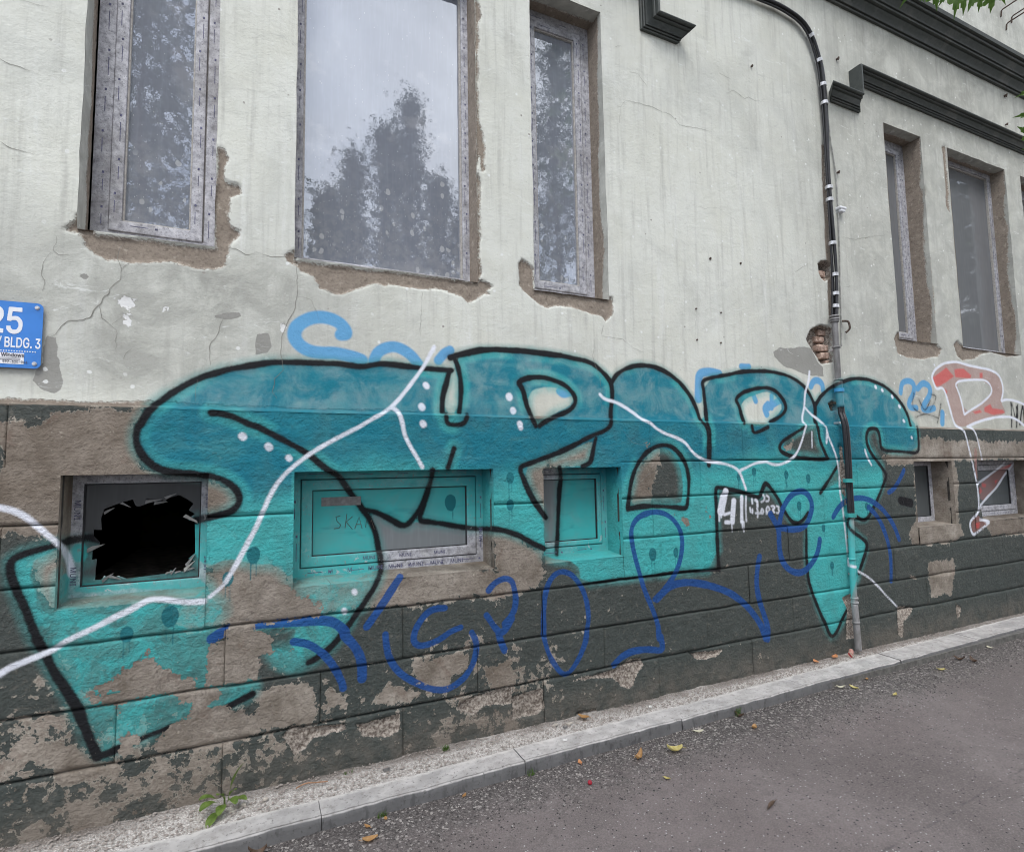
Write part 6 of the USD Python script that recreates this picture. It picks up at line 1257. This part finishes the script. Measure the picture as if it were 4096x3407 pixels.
br2 = spline([(5.2, -1.55, 5.05), (5.05, -1.25, 4.6), (4.86, -1.22, 4.1), (4.80, -1.22, 3.6)], 8); obj('branch', tube(br2, np.linspace(.014, .003, len(br2)), 6), bark, MT, smooth=True)
rr = random.Random(8); T0 = 1.75
def lf(ax, az, s, tip, k):
    c = CAM + T0*np.array([ax, 1, az]); v, f = maple(s, k); face = np.array([-.75+rr.uniform(-.35, .35), -.35+rr.uniform(-.4, .4), -.55+rr.uniform(-.35, .35)])
    obj('leaf', (place(v, c - np.array(tip)*s*.3, tip, face), f), LM['green'], MT, smooth=True)
for k, (ax, az, s) in enumerate(((1.925, 1.535, .10), (1.98, 1.56, .10), (2.085, 1.575, .12), (2.14, 1.60, .09), (2.21, 1.605, .12), (2.26, 1.625, .11), (2.32, 1.655, .12), (2.37, 1.665, .10), (2.455, 1.69, .13), (2.40, 1.715, .12), (2.52, 1.745, .11), (2.03, 1.59, .1), (2.29, 1.69, .12))):
    lf(ax, az + .012, s, (rr.uniform(-.5, .3), 0, -1), k)
for k, (ax, az, s) in enumerate(((2.625, 1.245, .12), (2.64, 1.32, .11), (2.645, 1.115, .10), (2.68, 1.2, .13), (2.70, 1.36, .12), (2.66, 1.42, .10), (2.70, 1.05, .1))):
    lf(ax, az, s, (-1, 0, rr.uniform(-.5, .1)), 30+k)
k = 60
for B_ in (br, br2, br, br, br2):
    for p in B_[2::3]:
        q = p + np.array([rr.uniform(-.16, .16), rr.uniform(-.16, .16), rr.uniform(-.22, .12)]); d = q - CAM; w = d @ fw
        px, py = 512 + 1024*.5396*(d @ rt)/w, 425.5 - 1024*.5396*(d @ up)/w
        if w > 0 and px < 1050 and py > -30: continue          # the ones in view are set one by one above
        v, f = maple(rr.uniform(.09, .13), k); k += 1
        obj('leaf', (place(v, q, (rr.uniform(-.6, .6), rr.uniform(-.6, .6), -1), (rr.uniform(-.6, .6), -.6, .8)), f), LM['green'], MT, smooth=True)
def crown(n, cen, rad, s, seed):
    r = np.random.default_rng(seed); V, F = [], []; o = 0; cl = r.normal(size=(90, 3)); cl /= np.linalg.norm(cl, axis=1, keepdims=True); cl = cl*(r.random((90, 1))**.4)*rad + cen
    for i in range(n):
        v, f = maple(s*(.7+.6*r.random()), i); p = cl[r.integers(90)] + r.normal(size=3)*.26; t = r.normal(size=3)*[1, 1, .5]+[0, 0, -.8]; v = place(v, p, t, r.normal(size=3)+[0, 0, .8]); V.append(v); F.append(f+o); o += len(v)
    return np.vstack(V), np.vstack(F)
obj('crown', crown(2600, np.array([6.9, -4.6, 7.4]), np.array([2.3, 1.5, 2.0]), .16, 5), LM['green'], MT, kind='stuff')

# ------------------------------------------------------------------ trees across the street, seen in the panes
tl = leafmat('far_leaf', (.030, .052, .022), (.060, .085, .036), .2)
def rear_tree(x, y, h, w, seed, label, n=9000, pointed=True, s=.125, z0=1.0):
    r = np.random.default_rng(seed); t = empty('background_tree', label, 'tree', group=None)
    p = spline([(x, y, 0), (x+.1, y, h*.35), (x-.05, y+.05, h*.7), (x, y, h*.95)], 6); obj('trunk', tube(p, np.linspace(.16, .02, len(p)), 10), bark, t, smooth=True)
    nb = 150; zb = z0 + (h-z0)*r.random(nb)**.9; rel = (zb-z0)/(h-z0); prof = w*((1-rel)**.75*.95+.05)*np.minimum(1, .35+rel*4) if pointed else w*np.sqrt(np.clip(1-(2*rel-.85)**2/1.5, .05, 1))
    az = r.random(nb)*6.283; rr_ = prof*(.35+.75*r.random(nb)); L = []
    B = np.stack([x+np.cos(az)*rr_, y+np.sin(az)*rr_, zb + .35*rr_], 1); S0 = np.stack([x+0*zb, y+0*zb, zb-.2*rr_], 1)
    k = r.integers(nb, size=n); u = r.random(n)**.6; c = S0[k]*(1-u[:, None]) + B[k]*u[:, None] + r.normal(size=(n, 3))*(.10+.16*u[:, None])*[1, 1, 1.1]
    c = np.vstack([c, np.array([x, y, h-.35]) + r.normal(size=(n//40, 3))*[.07, .07, .22]]); n = len(c)
    a = r.normal(size=(n, 3)); a /= np.linalg.norm(a, axis=1, keepdims=True); b = np.cross(a, r.normal(size=(n, 3))); b /= np.linalg.norm(b, axis=1, keepdims=True); q = s*(.6+.8*r.random((n, 1)))
    V = np.stack([c-a*q*.5, c+b*q*.32, c+a*q*.5, c-b*q*.32], 1).reshape(-1, 3); i = 4*np.arange(n)[:, None]; F = np.vstack([i+[[0, 1, 2]], i+[[0, 2, 3]]])
    obj('crown', (V, F), tl, t, kind='stuff')
rear_tree(3.75, -11.6, 12.2, .80, 1, 'tallest pointed tree reflected in the wide window'); rear_tree(3.05, -11.3, 11.0, .50, 2, 'second pointed tree reflected left of the tallest one'); rear_tree(2.2, -11.8, 10.4, .75, 3, 'pointed tree reflected at the left of the group'); rear_tree(4.7, -12.0, 10.2, .85, 4, 'lower pointed tree reflected at the right of the group'); rear_tree(1.5, -11.0, 8.6, 1.0, 6, 'small tree reflected at the lower left of the wide window'); rear_tree(5.4, -11.5, 9.2, 1.2, 7, 'bushy tree reflected at the lower right of the wide window')
rear_tree(-2.3, -9.5, 13.0, 2.6, 8, 'broad dark tree reflected in the left narrow window', 13000, False, .15); rear_tree(8.5, -11.5, 15.2, 2.3, 9, 'tall tree reflected in the right narrow window', 10000, False, .15); rear_tree(11.5, -10.5, 9.5, 2.4, 10, 'broad tree standing further along the street', 6000, False, .16); rear_tree(27, -11.5, 18.0, 4.5, 12, 'big broad tree reflected in the narrow window right of the pipe', 16000, False, .30); rear_tree(34, -11.8, 20.0, 5.0, 13, 'big broad tree furthest along the street', 16000, False, .32)
hd = fbm2; hv, hf = [], []
HG = empty('garden_wall', 'grey rendered boundary wall across the street', 'wall'); obj('wall_body', box(-14, 26, -6.6, -6.35, 0, 1.7), plain('boundary_render', (.26, .25, .23), .9, .25, 3), HG); obj('coping', box(-14, 26, -6.66, -6.29, 1.703, 1.78, .01), KM, HG)
